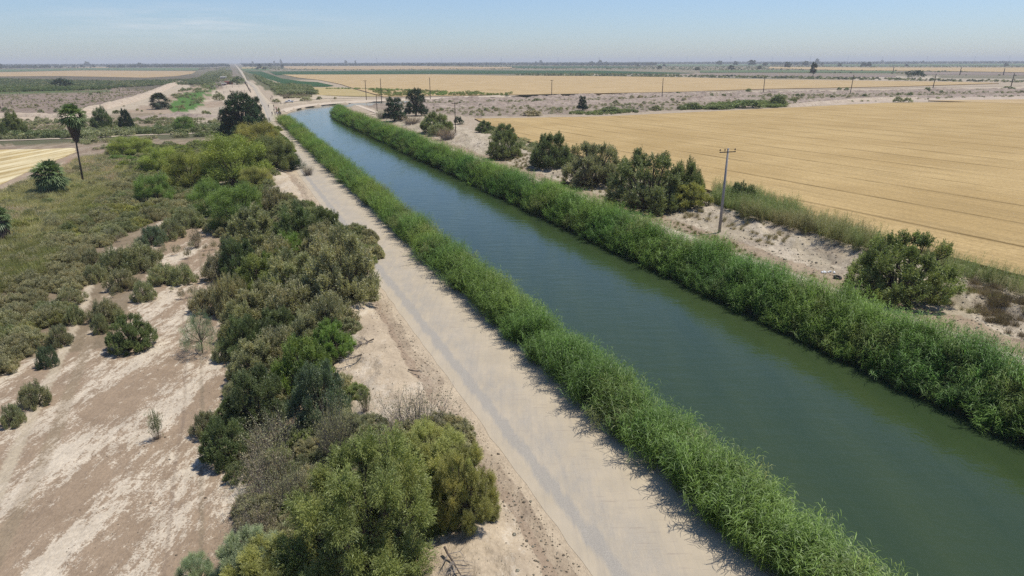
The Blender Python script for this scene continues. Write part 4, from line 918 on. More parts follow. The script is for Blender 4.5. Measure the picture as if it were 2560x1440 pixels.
def reeds(name, off0, off1, s0, s1, seed, base, alt, dry, label, hmul, prof):
    p = along(off0, off1, s0, s1, lambda d: 0.42 if d < 80 else (0.55 if d < 150 else (0.75 if d < 250 else 0.95)), seed)
    x, y, t, d, sp = p.T; z = np.maximum(ground_z(x, y), -1.6)
    sc = hmul * (0.5 + 0.9 * fbm(x * 0.45, y * 0.45, seed, 4)) * prof(t); w = np.clip(sp / 0.45, 1.0, 2.0)
    rng = np.random.default_rng(seed + 5); scl = np.stack([w * rng.uniform(.85, 1.15, len(x)), w * rng.uniform(.85, 1.15, len(x)), sc], 1)
    lean = np.stack([rng.normal(0, 0.10, len(x)), rng.normal(0, 0.10, len(x))], 1)
    scatter(name, REEDS, np.stack([x, y, z - 0.1], 1), scl, reed_tint(p[:, :2], base, alt, dry, seed), label, lean)
reeds('reeds', -16.4, -13.3, -30, 328, 61, (0.120, 0.215, 0.045), (0.190, 0.275, 0.055), (0.27, 0.24, 0.11), 'dense green giant reeds between the dirt road and the canal', 0.88, lambda t: 0.70 + 0.35 * np.sin(np.pi * np.clip(t, 0, 1)) ** 0.6)
reeds('reeds', 11.7, 16.6, -30, 385, 62, (0.110, 0.225, 0.046), (0.175, 0.280, 0.050), (0.24, 0.22, 0.09), 'dense green giant reeds along the far side of the canal', 0.93, lambda t: 0.62 + 0.45 * np.clip(t * 1.4, 0, 1))

# ------------------------------------------------------------------ masses of scrub
RC_ = (Lw + Rw) / 2
def poly_pts(px, z, spacing, seed, grow=None):
    w = world_poly(px, z); rng = np.random.default_rng(seed)
    a0, a1 = w.min(0), w.max(0); n = int((a1[0] - a0[0]) * (a1[1] - a0[1]) / spacing ** 2)
    p = a0 + rng.random((n, 2)) * (a1 - a0)
    jx_ = p[:, 0] + (fbm(p[:, 0] * .1, p[:, 1] * .1, 5) - .5) * 6; jy_ = p[:, 1] + (fbm(p[:, 0] * .1, p[:, 1] * .1, 6) - .5) * 6
    return p[in_poly(jx_, jy_, w)]
def mass(name, px, z, spacing, size, cols, seed, label, variants, noise=0.05, flat=1.0, thin=0.0):
    p = poly_pts(px, z, spacing, seed) if isinstance(px, list) else px
    rng = np.random.default_rng(seed + 1)
    if seed >= 84 and seed not in (86, 88, 87, 89, 90, 91) or seed == 79:
        k_ = np.zeros(len(p), bool)
        for fp in FIELDS: k_ |= in_poly(p[:, 0], p[:, 1], fp)
        p = p[~k_]
    if 80 < seed < 94: p = p[dist_poly(p[:, 0], p[:, 1], RC_) > 11 + np.hypot(p[:, 0], p[:, 1]) * .006]
    if seed == 71:
        for gp in GRASS_PX: p = p[~in_poly(p[:, 0], p[:, 1], world_poly(gp, -2.5)) | (rng.random(len(p)) < .4)]
    if thin > 0: p = p[fbm(p[:, 0] * 0.08, p[:, 1] * 0.08, seed, 3) > thin]
    n = fbm(p[:, 0] * noise, p[:, 1] * noise, seed + 2, 4); k = np.clip((n - 0.5) * 4 + 0.5 + rng.normal(0, .25, len(p)), 0, 0.999) * (len(cols) - 1)
    i = k.astype(int); f = (k - i)[:, None]; cc = np.array([CREST[c] if isinstance(c, str) else c for c in cols]); tint = (cc[i] * (1 - f) + cc[np.minimum(i + 1, len(cols) - 1)] * f) * rng.uniform(0.8, 1.2, (len(p), 1))
    s = size * rng.uniform(0.6, 1.25, len(p)); scl = np.stack([s, s, s * flat * rng.uniform(.75, 1.15, len(p))], 1)
    scatter(name, variants, np.stack([p[:, 0], p[:, 1], ground_z(p[:, 0], p[:, 1]) - 0.05], 1), scl, tint, label)
GRASS_PX = [[(-60, 545), (60, 475), (180, 430), (290, 395), (330, 430), (280, 480), (190, 545), (90, 590), (-20, 640)], [(140, 565), (190, 500), (270, 465), (245, 525), (180, 580)], [(-60, 665), (0, 625), (110, 615), (140, 650), (90, 690), (0, 725), (-60, 740)]]
SEA = [(-300, 640), (-60, 540), (0, 505), (60, 470), (200, 425), (250, 395), (300, 378), (430, 365), (560, 400), (520, 470), (480, 545), (370, 560), (300, 600), (218, 632), (178, 690), (160, 760), (110, 820), (50, 880), (0, 950), (-300, 1250)]
mass('scrub', SEA, -2.5, 1.8, 1.75, ['brown', 'grey', 'mid', 'olive', 'grey', 'brown'], 71, 'dense sea of grey-green scrub covering the left slope', SB_I, flat=1.1)
mass('grass', [(-100, 540), (60, 470), (210, 400), (300, 390), (330, 440), (260, 500), (180, 560), (60, 640), (-100, 720)], -2.5, 0.75, 1.7, [(0.60, 0.48, 0.38), (0.58, 0.48, 0.33), (0.50, 0.46, 0.24)], 72, 'tan dry grass among the scrub around the palms', TUFTS)
mass('grass', [(130, 560), (190, 500), (260, 470), (230, 530), (170, 580)], -2.5, 0.6, 1.6, [(0.28, 0.28, 0.10), (0.38, 0.36, 0.15)], 73, 'yellow-green grass patch in the scrub right of the low palm', TUFTS)
mass('grass', [(-100, 660), (0, 620), (110, 610), (150, 650), (90, 700), (0, 730), (-100, 760)], -2.5, 0.6, 1.7, [(0.30, 0.30, 0.12), (0.42, 0.38, 0.18)], 74, 'yellow-green grass patch in the scrub at the left edge', TUFTS)
THICK = [(690, 440), (560, 455), (500, 550), (570, 600), (575, 800), (575, 1000), (600, 1130), (610, 1300), (560, 1440), (500, 1700), (1000, 1700), (1120, 1380), (1210, 1300), (1220, 1190), (1100, 1120), (940, 1110), (880, 1040), (870, 930), (880, 850), (880, 800), (930, 750), (930, 650), (860, 560), (740, 535), (680, 500)]
mass('undergrowth', THICK, -1.0, 1.7, 1.35, ['grey', 'mid', 'tam', 'grey', 'brown'], 75, 'brown-grey undergrowth filling the roadside thicket', SB_I + TM_I, noise=0.2, flat=1.1)
mass('undergrowth', [(700, 340), (640, 320), (560, 350), (430, 365), (280, 360), (270, 400), (380, 440), (520, 450), (690, 440), (745, 425), (735, 390)], -1.5, 2.0, 1.9, ['mesy', 'grey', 'mid', 'mesy', 'mes'], 76, 'yellow-green undergrowth beneath the mesquites', TM_I, noise=0.08, flat=1.0)
mass('scrub', [(-300, 318), (0, 335), (200, 332), (420, 322), (560, 312), (556, 330), (380, 337), (200, 346), (0, 350), (-300, 358)], -2.5, 2.4, 2.0, ['mid', 'tamd', 'grey'], 77, 'green scrub belt along the pale farm track', FARBUSH)
mass('scrub', [(180, 352), (560, 334), (560, 366), (440, 362), (300, 372), (200, 378)], -2.5, 2.6, 1.7, ['brown', 'grey', 'mid'], 78, 'brown scrub just in front of the farm track', FARBUSH, thin=0.45)
mass('scrub', [(-400, 208), (0, 198), (130, 202), (300, 205), (475, 200), (560, 184), (520, 212), (430, 212), (260, 222), (130, 219), (0, 222), (-400, 232)], -2.5, 4.0, 2.4, ['tamd', 'far', 'brown', 'tamd'], 79, 'dark tamarisk brush line beyond the burnt field', FARBUSH)
mass('scrub', [(-400, 222), (0, 221), (180, 219), (280, 224), (0, 231), (-400, 240)], -2.5, 4.0, 2.6, ['mid', (0.09, 0.14, 0.04)], 80, 'green weeds at the edge of the burnt field', FARBUSH)
mass('scrub', [(470, 212), (520, 180), (590, 168), (612, 186), (612, 200), (590, 205), (560, 212), (530, 222), (505, 248), (500, 262), (470, 272), (430, 240)], -2.5, 5.0, 1.8, ['grey', 'brown', 'mid'], 81, 'mixed scrub on the banks of the green drain', FARBUSH, thin=0.54)
mass('scrub', [(612, 178), (626, 184), (690, 214), (776, 218), (790, 238), (700, 240), (672, 232), (655, 215), (632, 208), (625, 200)], -0.5, 3.4, 2.8, ['mid', 'tamd', 'grey'], 82, 'low green scrub triangle right of the long road', FARBUSH)
mass('scrub', [(690, 241), (780, 240), (775, 247), (720, 248), (690, 250), (680, 246)], -0.5, 2.6, 1.3, [(0.22, 0.17, 0.13), 'brown'], 83, 'dry grey brush behind the white pickup', FARBUSH, thin=0.4)
mass('scrub', [(1290, 182), (1700, 187), (2000, 192), (2560, 203), (2560, 207), (2100, 199), (1700, 193), (1290, 189)], -0.5, 8, 2.2, ['mid', 'brown', 'far'], 84, 'scrub hedge along the far farm road', FARBUSH, thin=0.42)
mass('scrub', [(640, 160), (2700, 157), (2700, 196), (2250, 185), (1900, 182), (1650, 174), (1280, 174), (900, 176), (650, 176)], -0.5, 22, 3.0, ['mid', 'brown', 'far', 'tamd'], 85, 'patchy scrub between the distant fields', FARBUSH, thin=0.56)
mass('grass', [(770, 221), (920, 224), (955, 241), (1280, 238.5), (1280, 232), (1100, 228), (920, 222)], -0.2, 3.0, 1.5, ['mes', (0.2, 0.2, 0.06)], 86, 'green weeds growing in the yellow field edge', FARBUSH, thin=0.43)
mass('scrub', [(1790, 478), (1860, 492), (1910, 516), (2060, 560), (2200, 606), (2190, 680), (2130, 662), (2000, 612), (1880, 575), (1800, 545)], -0.3, 0.75, 0.80, [(0.14, 0.19, 0.05), (0.19, 0.21, 0.07), (0.22, 0.19, 0.09)], 87, 'olive reeds and weeds between the spoil bank and the wheat', REEDS)
mass('scrub', [(2330, 640), (2420, 668), (2560, 715), (2700, 760), (2700, 860), (2560, 800), (2450, 740), (2350, 710)], -0.3, 0.9, 0.66, [(0.15, 0.19, 0.05), (0.21, 0.20, 0.08), (0.24, 0.18, 0.11)], 88, 'olive reeds and dry weeds at the right edge beside the wheat', REEDS)
mass('scrub', [(1190, 305), (1330, 352), (1420, 385), (1600, 435), (1780, 478), (1760, 490), (1600, 455), (1380, 400), (1230, 350)], -0.3, 1.7, 1.0, ['mid', 'brown', 'grey'], 89, 'low weeds along the left edge of the large wheat field', BUSHES, thin=0.40)
mass('grass', [(2380, 700), (2480, 730), (2600, 790), (2650, 900), (2500, 820), (2400, 760)], 0.3, 0.8, 1.1, [(0.20, 0.15, 0.12), (0.26, 0.20, 0.15)], 90, 'dead brown brush on the spoil bank at the right edge', TUFTS)
mass('grass', [(1250, 400), (1650, 530), (1800, 560), (1900, 610), (2200, 700), (2560, 840), (2560, 780), (2200, 670), (1900, 575), (1650, 505), (1300, 380)], 0.3, 1.5, 0.8, [(0.34, 0.28, 0.19), (0.24, 0.22, 0.12)], 99, 'sparse dry grass on the right spoil bank', TUFTS, thin=0.5)
mass('grass', [(1240, 395), (1650, 535), (1900, 630), (2200, 735), (2560, 868), (2560, 885), (2200, 755), (1900, 648), (1640, 552), (1240, 412)], 0.0, 1.1, 0.55, [(0.30, 0.24, 0.15), (0.16, 0.17, 0.06)], 91, 'low dry weeds beside the far canal track', TUFTS, thin=0.5)
mass('scrub', [(-300, 300), (0, 300), (200, 300), (400, 296), (555, 300), (555, 325), (-300, 335)], -2.5, 2.6, 1.2, ['brown', 'grey', 'dry', 'mid'], 94, 'brown scrub on the eroded ground beyond the farm track', FARBUSH, thin=0.42)
mass('scrub', [(0, 220), (400, 222), (330, 245), (220, 268), (150, 276), (0, 274)], -2.5, 4.5, 0.8, ['brown', 'dry'], 95, 'sparse burnt scrub in the burnt field', FARBUSH, thin=0.46)
mass('scrub', [(1000, 250), (1280, 246), (1655, 236), (1960, 231), (2560, 222), (2560, 240), (1970, 262), (1500, 285), (1200, 290), (1000, 275)], -0.5, 5.0, 1.0, ['brown', 'dry', 'grey'], 96, 'sparse dry scrub over the spoil along the drain', FARBUSH, thin=0.45)
mass('grass', [(1690, 268), (1780, 262), (1830, 258), (1900, 254), (1960, 252), (1962, 268), (1800, 274), (1700, 276)], -0.5, 2.2, 1.7, ['tam', 'mid'], 97, 'green scrub along the wheat edge below the drain', FARBUSH, thin=0.40)
mass('grass', [(1360, 284), (1500, 276), (1580, 276), (1600, 282), (1500, 288)], -0.5, 2.2, 1.2, ['tam', 'mid'], 98, 'green weeds at the wheat edge near the cone-shaped tree', FARBUSH, thin=0.42)
# far woodland and scrub running out to the horizon
rf = np.random.default_rng(99)
def far_pts(n, d0, d1, thr, seed, a0=-50, a1=50):
    a = np.radians(rf.uniform(a0, a1, n)); d = np.exp(rf.uniform(math.log(d0), math.log(d1), n)); x = d * np.sin(a); y = d * np.cos(a)
    k = fbm(x * 0.0016, y * 0.0016, seed, 4) + rf.normal(0, 0.03, n) > thr; return np.stack([x[k], y[k]], 1)
mass('woodland', far_pts(22000, 4300, 13000, 0.41, 3), -0.5, 0, 8.5, ['far', 'dark', 'far'], 92, 'far-off belt of dark trees merging along the horizon', FARTREES, flat=0.9)
mass('scrub', far_pts(9000, 3000, 7000, 0.50, 4), -0.5, 0, 4.0, ['far', 'mid', 'brown'], 93, 'far-off grey-green scrub below the horizon', FARBUSH, flat=0.8)
# ------------------------------------------------------------------ palms
def fan_palm(px, foot, top, crown_w, label, trunk=True, z=-2.5, seed=1, skirt=True, cc=(0.15, 0.21, 0.10)):
    x, y, z = G(px, foot); dist = float((np.array([x, y, z - CAMH])) @ fw); r = crown_w * dist / F / 2
    lo, hi = 0.5, 60
    for _ in range(30):
        h = (lo + hi) / 2
        if Qy(x, y, z + h) > top: lo = h
        else: hi = h
    rng = np.random.default_rng(seed); root = empty('palm_tree', (x, y, z)); tag(root, label, 'palm tree')
    hc = h - r * 0.75 if trunk else h - r * 0.8
    lean = np.array([0.012, 0.01]) * h
    m = MB(); tr = 0.20 if trunk else 0.75
    m.tube([(0, 0, -0.3), (lean[0] * .3, lean[1] * .3, hc * 0.35), (lean[0] * .7, lean[1] * .7, hc * .7), (lean[0], lean[1], hc)], [tr * 1.3, tr, tr * 0.9, tr * 0.8], 10); m.build('trunk', M['bark'], root, smooth=True)
    top_p = np.array([lean[0], lean[1], hc])
    # fronds: petiole and a pleated fan of blades
    V0 = []; F0 = []; var = []; k = 0
    nf = 80
    for i in range(nf):
        a = rng.uniform(0, 6.28); e = rng.uniform(-0.85, 1.4); d = np.array([math.cos(a) * math.cos(e), math.sin(a) * math.cos(e), math.sin(e)]); pl = r * 0.45
        c = top_p + d * pl; sd = unit(np.cross(d, [0, 0, 1.0])); nrm = np.cross(sd, d); vv = rng.uniform(0.2, 0.9)
        w = 0.03; V0 += [top_p - sd * w, top_p + sd * w, c + sd * w, c - sd * w]; F0.append([k, k + 1, k + 2, k + 3]); k += 4; var.append(.3)
        for b in range(15):
            an = (b - 7) / 7 * 1.35; bd = d * math.cos(an) + sd * math.sin(an) + nrm * rng.normal(0, .06); L = r * 0.62 * (1 - 0.25 * abs(an) / 1.35) * rng.uniform(.85, 1.1); ww = r * 0.035
            s2 = unit(np.cross(bd, nrm)) * ww; q = c + bd * L * .6 + np.array([0, 0, -0.05 * L]); t = c + bd * L + np.array([0, 0, -rng.uniform(.15, .5) * L])
            V0 += [c, q - s2, q + s2, t]; F0 += [[k, k + 1, k + 3, k + 2]]; k += 4; var.append(np.clip(vv + rng.normal(0, .12), 0, 1))
    cm = mesh_np('palm_crown', np.array(V0), np.array(F0), 4, {'var': ('FACE', 'FLOAT', var), 'hue': ('FACE', 'FLOAT', np.zeros(len(var)))})
    c = ob('crown', cm, root, mats=[M['leaf']]); c.color = (*cc, 1)
    if skirt:   # hanging thatch of dead fronds
        V0 = []; F0 = []; k = 0; hs = (hc * 0.33 if trunk else hc * 0.92)
        for i in range(900):
            a = rng.uniform(0, 6.28); t = rng.random() ** 0.8; rr = (r * 0.42 * (1 - t) ** 0.6 + tr * 1.0) if trunk else r * (0.62 - 0.05 * t); rr *= rng.uniform(0.8, 1.05)
            p = top_p + np.array([math.cos(a) * rr, math.sin(a) * rr, -t * hs + 0.1]); q = p + np.array([math.cos(a) * 0.05, math.sin(a) * 0.05, -rng.uniform(.5, 1.1) * (1 if trunk else .8)])
            q[2] = max(q[2], 0); s2 = np.array([-math.sin(a), math.cos(a), 0]) * rng.uniform(.05, .12); V0 += [p - s2, p + s2, q + s2, q - s2]; F0.append([k, k + 1, k + 2, k + 3]); k += 4
        ob('dead_fronds', mesh_np('dead_fronds', np.array(V0), np.array(F0), 4), root, mats=[M['skirt']])
    return root
fan_palm(209, 460, 262, 72, 'tall slender fan palm with a thick brown skirt of dead fronds', seed=2)
fan_palm(132, 490, 400, 92, 'low broad fan palm with dark thatch left of the tall palm', trunk=False, seed=3)
fan_palm(4, 612, 515, 72, 'fan palm with dark thatch cut by the left edge', trunk=False, seed=4)
fan_palm(400, 273, 232, 52, 'bushy date palm with arching fronds beside the pale berm', trunk=False, seed=5, skirt=False, cc=(0.06, 0.075, 0.05))

# ------------------------------------------------------------------ poles
def height_to(x, y, z, ytop):
    lo, hi = 0.2, 90
    for _ in range(30):
        h = (lo + hi) / 2
        if Qy(x, y, z + h) > ytop: lo = h
        else: hi = h
    return h
x, y, z = G(1798, 582); hp = height_to(x, y, z, 372)
root = tag(empty('utility_pole', (x, y, z)), 'tall grey concrete utility pole with a crossarm on the right bank', 'utility pole')
m = MB(); m.tube([(0, 0, -0.5), (0.08, 0, hp * 0.5), (0.16, 0, hp)], [0.24, 0.19, 0.14], 12); m.build('pole', M['concrete'], root, smooth=True)
m = MB(); m.box((0, 0, 0), (2.45, 0.10, 0.12)); ca = m.build('crossarm', M['dark_metal'], root, loc=(0.16 - 0.10, -0.17, hp - 0.45)); ca.rotation_euler = (0, -0.04, R(6))
for xi in (-1.15, -0.42, 1.12):
    m = MB(); m.tube([(xi, 0, 0.06), (xi, 0, 0.24)], 0.02, 6); m.tube([(xi, 0, 0.22), (xi, 0, 0.27), (xi, 0, 0.34), (xi, 0, 0.42), (xi, 0, 0.50)], [0.04, 0.10, 0.11, 0.06, 0.03], 10); m.build('insulator', M['ceramic'], ca)
m = MB(); m.tube([(0.16, 0, hp), (0.16, 0, hp + 0.06)], [0.15, 0.11], 12); m.build('cap', M['steel'], root)
def wood_pole(px, foot, top, label, arm=True, tilt=0.0, z0=None, group='wooden utility poles'):
    if z0 is None: x, y, z = G(px, foot)
    else: (x, y), z = P(px, foot, z0), z0
    h = height_to(x, y, z, top); d = math.hypot(x, y); w = max(0.13, d * 0.00042)
    root = tag(empty('utility_pole', (x, y, z)), label, 'utility pole', group)
    m = MB(); m.tube([(0, 0, -0.4), (tilt * h, 0, h)], [w * 1.25, w * 0.85], 8); m.build('pole', M['pole'], root)
    if arm:
        m = MB(); m.box((tilt * h * .98, -w - 0.05, h - 0.35), (2.2, 0.1 + w * .4, 0.12 + w * .4)); c = m.build('crossarm', M['pole'], root)
        for xi in (-1.0, 0.0, 1.0):
            m = MB(); m.tube([(tilt * h + xi, -w - .05, h - .28 + w * .2), (tilt * h + xi, -w - .05, h - 0.02 + w * .2)], [0.05 + w * .2, 0.06 + w * .2], 6); m.build('insulator', M['ceramic'], c)
for a in [(1139, 332, 256, 'dark wooden pole standing at the edge of the right reeds'), (916, 250, 201, 'wooden pole with a crossarm nearest the canal bend'), (943, 279, 235, 'short wooden pole with a crossarm right of the canal bend'),
          (954, 252, 196, 'tall wooden pole right of the pole nearest the bend'), (1076, 249, 194, 'tall wooden pole above the dark windblown tree'), (1379, 246, 200, 'wooden pole with a small crossarm on the drain bank'),
          (1655, 243, 195, 'wooden pole on the drain bank right of the cone-shaped tree'), (1908, 234, 190, 'wooden pole on the drain bank above the green bush row'), (2125, 235, 187, 'leaning wooden pole beside three small bushes'),
          (2331, 225, 185, 'leaning wooden pole right of the two bushes on the pale bank'), (2527, 217, 183, 'wooden pole nearest the right edge')]:
    wood_pole(a[0], a[1], a[2], a[3], arm=a[0] in (1139, 916, 943, 1379), tilt=0.06 if a[0] > 2000 else 0.0)
for a in [(2399, 188, 168, 'distant pole left in the far brown field at the right'), (2508, 188, 171, 'distant pole right in the far brown field at the right'), (2232, 182, 167, 'distant pole above the dark bushy clump')]: wood_pole(a[0], a[1], a[2], a[3], arm=False, tilt=0.04, z0=-0.5)
wood_pole(3, 272, 254, 'short dark leaning post at the left edge of the burnt field', arm=False, tilt=-0.25, z0=-2.5)

# ------------------------------------------------------------------ lattice towers on the horizon
def tower_meshes():
    H_ = 1.0; m = MB(); wb, wt = 0.085, 0.014; r = 0.0060
    def cor(t, i): w = wb * (1 - t) + wt * t; return ((-w, w)[i in (1, 2)], (-w, w)[i in (2, 3)], t)
    for i in range(4): m.tube([cor(0, i), cor(0.95, i)], r, 4)
    lv = [0, .18, .34, .48, .6, .7, .79, .87, .95]
    for a, b in zip(lv[:-1], lv[1:]):
        for i in range(4):
            j = (i + 1) % 4; m.tube([cor(a, i), cor(b, j)], r * .6, 3); m.tube([cor(a, j), cor(b, i)], r * .6, 3)
    m.tube([(0, 0, .93), (0, 0, 1.0)], [r * 2, r], 4)
    arms = []
    for t in (0.70, 0.80, 0.90):
        q = MB(); 
        for sgn in (-1, 1): q.tube([(0, 0, t + .03), (sgn * .13, 0, t)], r * .9, 4); q.tube([(0, 0, t - .01), (sgn * .13, 0, t)], r * .9, 4)
        arms.append(q)
    return m, arms
tm, tarms = tower_meshes(); TOW = []
def mesh_of(mb, name, mat):
    me = bpy.data.meshes.new(name); me.from_pydata(mb.v, [], mb.f); me.materials.append(mat); me.update(); return me
body_me = mesh_of(tm, 'tower_body', M['steel']); arm_mes = [mesh_of(q, 'tower_arm', M['steel']) for q in tarms]
for i, (px, top) in enumerate([(167, 141), (391, 141), (605, 140), (784, 140), (942, 140), (1104, 140), (1253, 140), (1395, 140), (1498, 141), (1597, 140), (1717, 140), (1826, 140), (1930, 140), (2025, 139), (2119, 139), (2205, 139), (2317, 139), (2436, 138), (2522, 135)]):
    x, y = P(px, 160.8 - px * 0.0026, 0.0); h = height_to(x, y, -0.5, top)
    near = 'the left part' if px < 580 else ('the middle' if px < 1700 else 'the right part')
    o = tag(empty('transmission_tower', (x, y, -0.5), R(20)), 'grey lattice transmission tower standing in the row along %s of the horizon' % near, 'transmission tower', 'transmission towers across %s of the horizon' % near); o.scale = (h, h, h)
    ob('tower_body', body_me, o)
    for a in arm_mes: ob('crossarm', a, o)

# ------------------------------------------------------------------ pickup
def pickup(px, py):
    x, y, z = G(px, py); rz = math.atan2(U[1], U[0]); root = tag(empty('pickup_truck', (x, y, z), R(8) + math.pi), 'white crew cab pickup truck parked on the bank beyond the bend', 'pickup truck')
    m = MB()  # +X is the front
    prof = [(-2.65, .55), (-2.68, 1.08), (-0.95, 1.12), (-0.85, 1.12), (-0.62, 1.72), (0.55, 1.78), (1.15, 1.18), (2.45, 1.02), (2.66, .85), (2.68, .5)]
    n = len(prof); W2 = 0.92
    vs = [(a, -W2 if b < 1.3 else -0.74, b) for a, b in prof] + [(a, W2 if b < 1.3 else 0.74, b) for a, b in prof]
    m.add(vs, [tuple(range(n))[::-1], tuple(range(n, 2 * n))] + [(i, (i + 1) % n, n + (i + 1) % n, n + i) for i in range(n)]); m.build('body', M['white'], root)
    m = MB(); m.box((-1.8, 0, 1.125), (1.55, 1.5, 0.03)); m.build('cargo_bed', M['black'], root)
    for s in (-1, 1):
        for a0, a1, t0, t1 in ((-0.60, -0.08, -0.46, -0.08), (-0.02, 0.92, -0.02, 0.48)):
            m = MB(); yb, yt = s * 0.915, s * 0.77; m.add([(a0, yb, 1.2), (a1, yb, 1.2), (t1, yt, 1.66), (t0, yt, 1.66), (a0, yb * .96, 1.2), (a1, yb * .96, 1.2), (t1, yt * .96, 1.66), (t0, yt * .96, 1.66)], [(0, 1, 2, 3), (7, 6, 5, 4), (0, 4, 5, 1), (1, 5, 6, 2), (2, 6, 7, 3), (3, 7, 4, 0)]); m.build('window', M['glass'], root)
        for xx in (-1.65, 1.65):
            m = MB(); m.tube([(xx, s * .72, .38), (xx, s * .97, .38)], .38, 16); w = m.build('wheel', M['rubber'], root); m = MB(); m.tube([(xx, s * .96, .38), (xx, s * .985, .38)], .22, 12); m.build('rim', M['rim'], w)
        m = MB(); m.box((2.66, s * .7, .86), (.06, .32, .16)); m.build('headlight', M['glass'], root)
    m = MB(); m.add([(0.62, -.7, 1.755), (0.62, .7, 1.755), (1.2, .84, 1.2), (1.2, -.84, 1.2), (0.56, -.7, 1.72), (0.56, .7, 1.72), (1.12, .84, 1.15), (1.12, -.84, 1.15)], [(0, 3, 2, 1), (4, 5, 6, 7), (0, 1, 5, 4), (1, 2, 6, 5), (2, 3, 7, 6), (3, 0, 4, 7)]); m.build('windshield', M['glass'], root)
    m = MB(); m.box((2.70, 0, .80), (.06, 1.05, .28)); m.build('grille', M['black'], root); m = MB(); m.box((2.72, 0, .52), (.12, 1.8, .22)); m.build('bumper', M['black'], root)
pickup(724, 256.3)

# ------------------------------------------------------------------ people
def person_mesh(seed, shirt, legs, stride=0.22):
    """one continuous skinned body, about 1.72 m, walking"""
    s = stride; J = [((0, 0, .93), .115), ((0, 0, 1.12), .12), ((0, 0, 1.34), .145), ((0, 0, 1.46), .06), ((0, 0.01, 1.58), .095), ((0, 0.01, 1.68), .085)]
    E = [(0, 1), (1, 2), (2, 3), (3, 4), (4, 5)]
    def add(ps, root_):
        k = root_
        for p, r in ps: J.append((p, r)); E.append((k, len(J) - 1)); k = len(J) - 1
    add([((-.10, 0, .86), .09), ((-.11, s * .6, .49), .062), ((-.11, s * 1.0, .10), .042), ((-.11, s * 1.0 + .16, .05), .04)], 0)
    add([((.10, 0, .86), .09), ((.11, -s * .35, .48), .062), ((.11, -s * 1.25, .12), .042), ((.11, -s * 1.25 + .15, .05), .04)], 0)
    for sg, f in ((-1, -1), (1, 1)):
        add([((sg * .19, 0, 1.40), .058), ((sg * .25, -f * s * .4, 1.13), .043), ((sg * .24, f * s * .4 + .05, .90), .032), ((sg * .24, f * s * .5 + .07, .82), .03)], 2)
    me = bpy.data.meshes.new('person'); me.from_pydata([j[0] for j in J], E, []); o = bpy.data.objects.new('person_tmp', me); COL.objects.link(o)
    md = o.modifiers.new('s', 'SKIN'); md.use_smooth_shade = True
    for i, j in enumerate(J): me.skin_vertices[0].data[i].radius = (j[1], j[1] * .85)
    me.skin_vertices[0].data[0].use_root = True
    sb = o.modifiers.new('u', 'SUBSURF'); sb.levels = 1
    dg = bpy.context.evaluated_depsgraph_get(); out = bpy.data.meshes.new_from_object(o.evaluated_get(dg)); bpy.data.objects.remove(o)
    out.materials.clear()
    for mt in (M['skin'], shirt, legs, M['hair']): out.materials.append(mt)
    for p in out.polygons:
        c = p.center; p.material_index = 0 if (c.z > 1.47 or (abs(c.x) > .2 and c.z < 1.2 and c.z > .75)) else (1 if c.z > .95 else 2)
        if c.z > 1.64 or (c.z > 1.55 and c.y < -0.03): p.material_index = 3
        if c.z < .09: p.material_index = 3
    return out
MC = {k: simple('cloth_' + k, c, 0.9, 0.1) for k, c in {'black': (.015, .015, .018), 'navy': (.03, .04, .08), 'red': (.42, .09, .08), 'white': (.7, .7, .7), 'khaki': (.28, .23, .14), 'jeans': (.05, .07, .12), 'grey': (.14, .14, .15), 'pink': (.5, .25, .25), 'teal': (.04, .12, .13)}.items()}
PM = {}
def person(px, py, shirt, legs, label, rz=0.0, hat=None):
    k = (shirt, legs); 
    if k not in PM: PM[k] = person_mesh(len(PM), MC[shirt], MC[legs], 0.16 + 0.03 * (len(PM) % 4))
    x, y, z = G(px, py); z = max(z, 0.0) + 0.06; o = ob('person', PM[k], loc=(x, y, z)); o.rotation_euler = (0, 0, rz); o.scale = (1.2,) * 3; tag(o, label, 'person')
    if hat:
        m = MB(); m.tube([(0, .01, 1.70), (0, .01, 1.72)], [.24, .23], 14); m.tube([(0, .01, 1.715), (0, .01, 1.83)], [.115, .09], 12); m.build('hat', M[hat] if hat in M else MC[hat], o)
PPL = [(684.4, 270.5, 'black', 'black', 'person in black at the head of the walking group'), (688, 275, 'pink', 'jeans', 'person in a pink top in the walking group'), (691.5, 277, 'red', 'black', 'person in a red top in the walking group'), (685.5, 281, 'grey', 'khaki', 'person in grey and khaki at the left of the group'),
 (692.5, 281.5, 'black', 'red', 'person in black top and red trousers in the group'), (688.2, 289.5, 'grey', 'black', 'person walking alone with grey top at the group rear left'), (691.5, 287, 'black', 'jeans', 'person in black top and jeans in the group middle'), (694, 290.5, 'white', 'black', 'person in a white top at the group rear'),
 (697, 289, 'black', 'khaki', 'person in black top and khaki trousers in the group'), (700, 287.5, 'teal', 'black', 'person in teal nearest the reeds'), (702.5, 290.5, 'navy', 'black', 'person in navy at the rear beside the reeds'), (699.5, 291.5, 'black', 'grey', 'person in black and grey at the rear of the group'), (680.8, 289.5, 'black', 'navy', 'person in black walking apart left of the group')]
for i, q in enumerate(PPL): person(q[0], q[1], q[2], q[3], q[4], rz=R(200 + (i * 37) % 50))
person(674.2, 307, 'navy', 'white', 'person with a wide black hat and white sleeves nearest on the road', R(190), hat='black')
person(671.5, 270, 'black', 'jeans', 'person in black at the road edge beside the dark tree', R(30))
person(702.4, 262, 'khaki', 'black', 'person in khaki left of the pickup front', R(80)); person(711, 263, 'navy', 'grey', 'person in navy with grey trousers in front of the pickup', R(100)); person(715.2, 263, 'black', 'khaki', 'person in black with khaki trousers in front of the pickup', R(140))
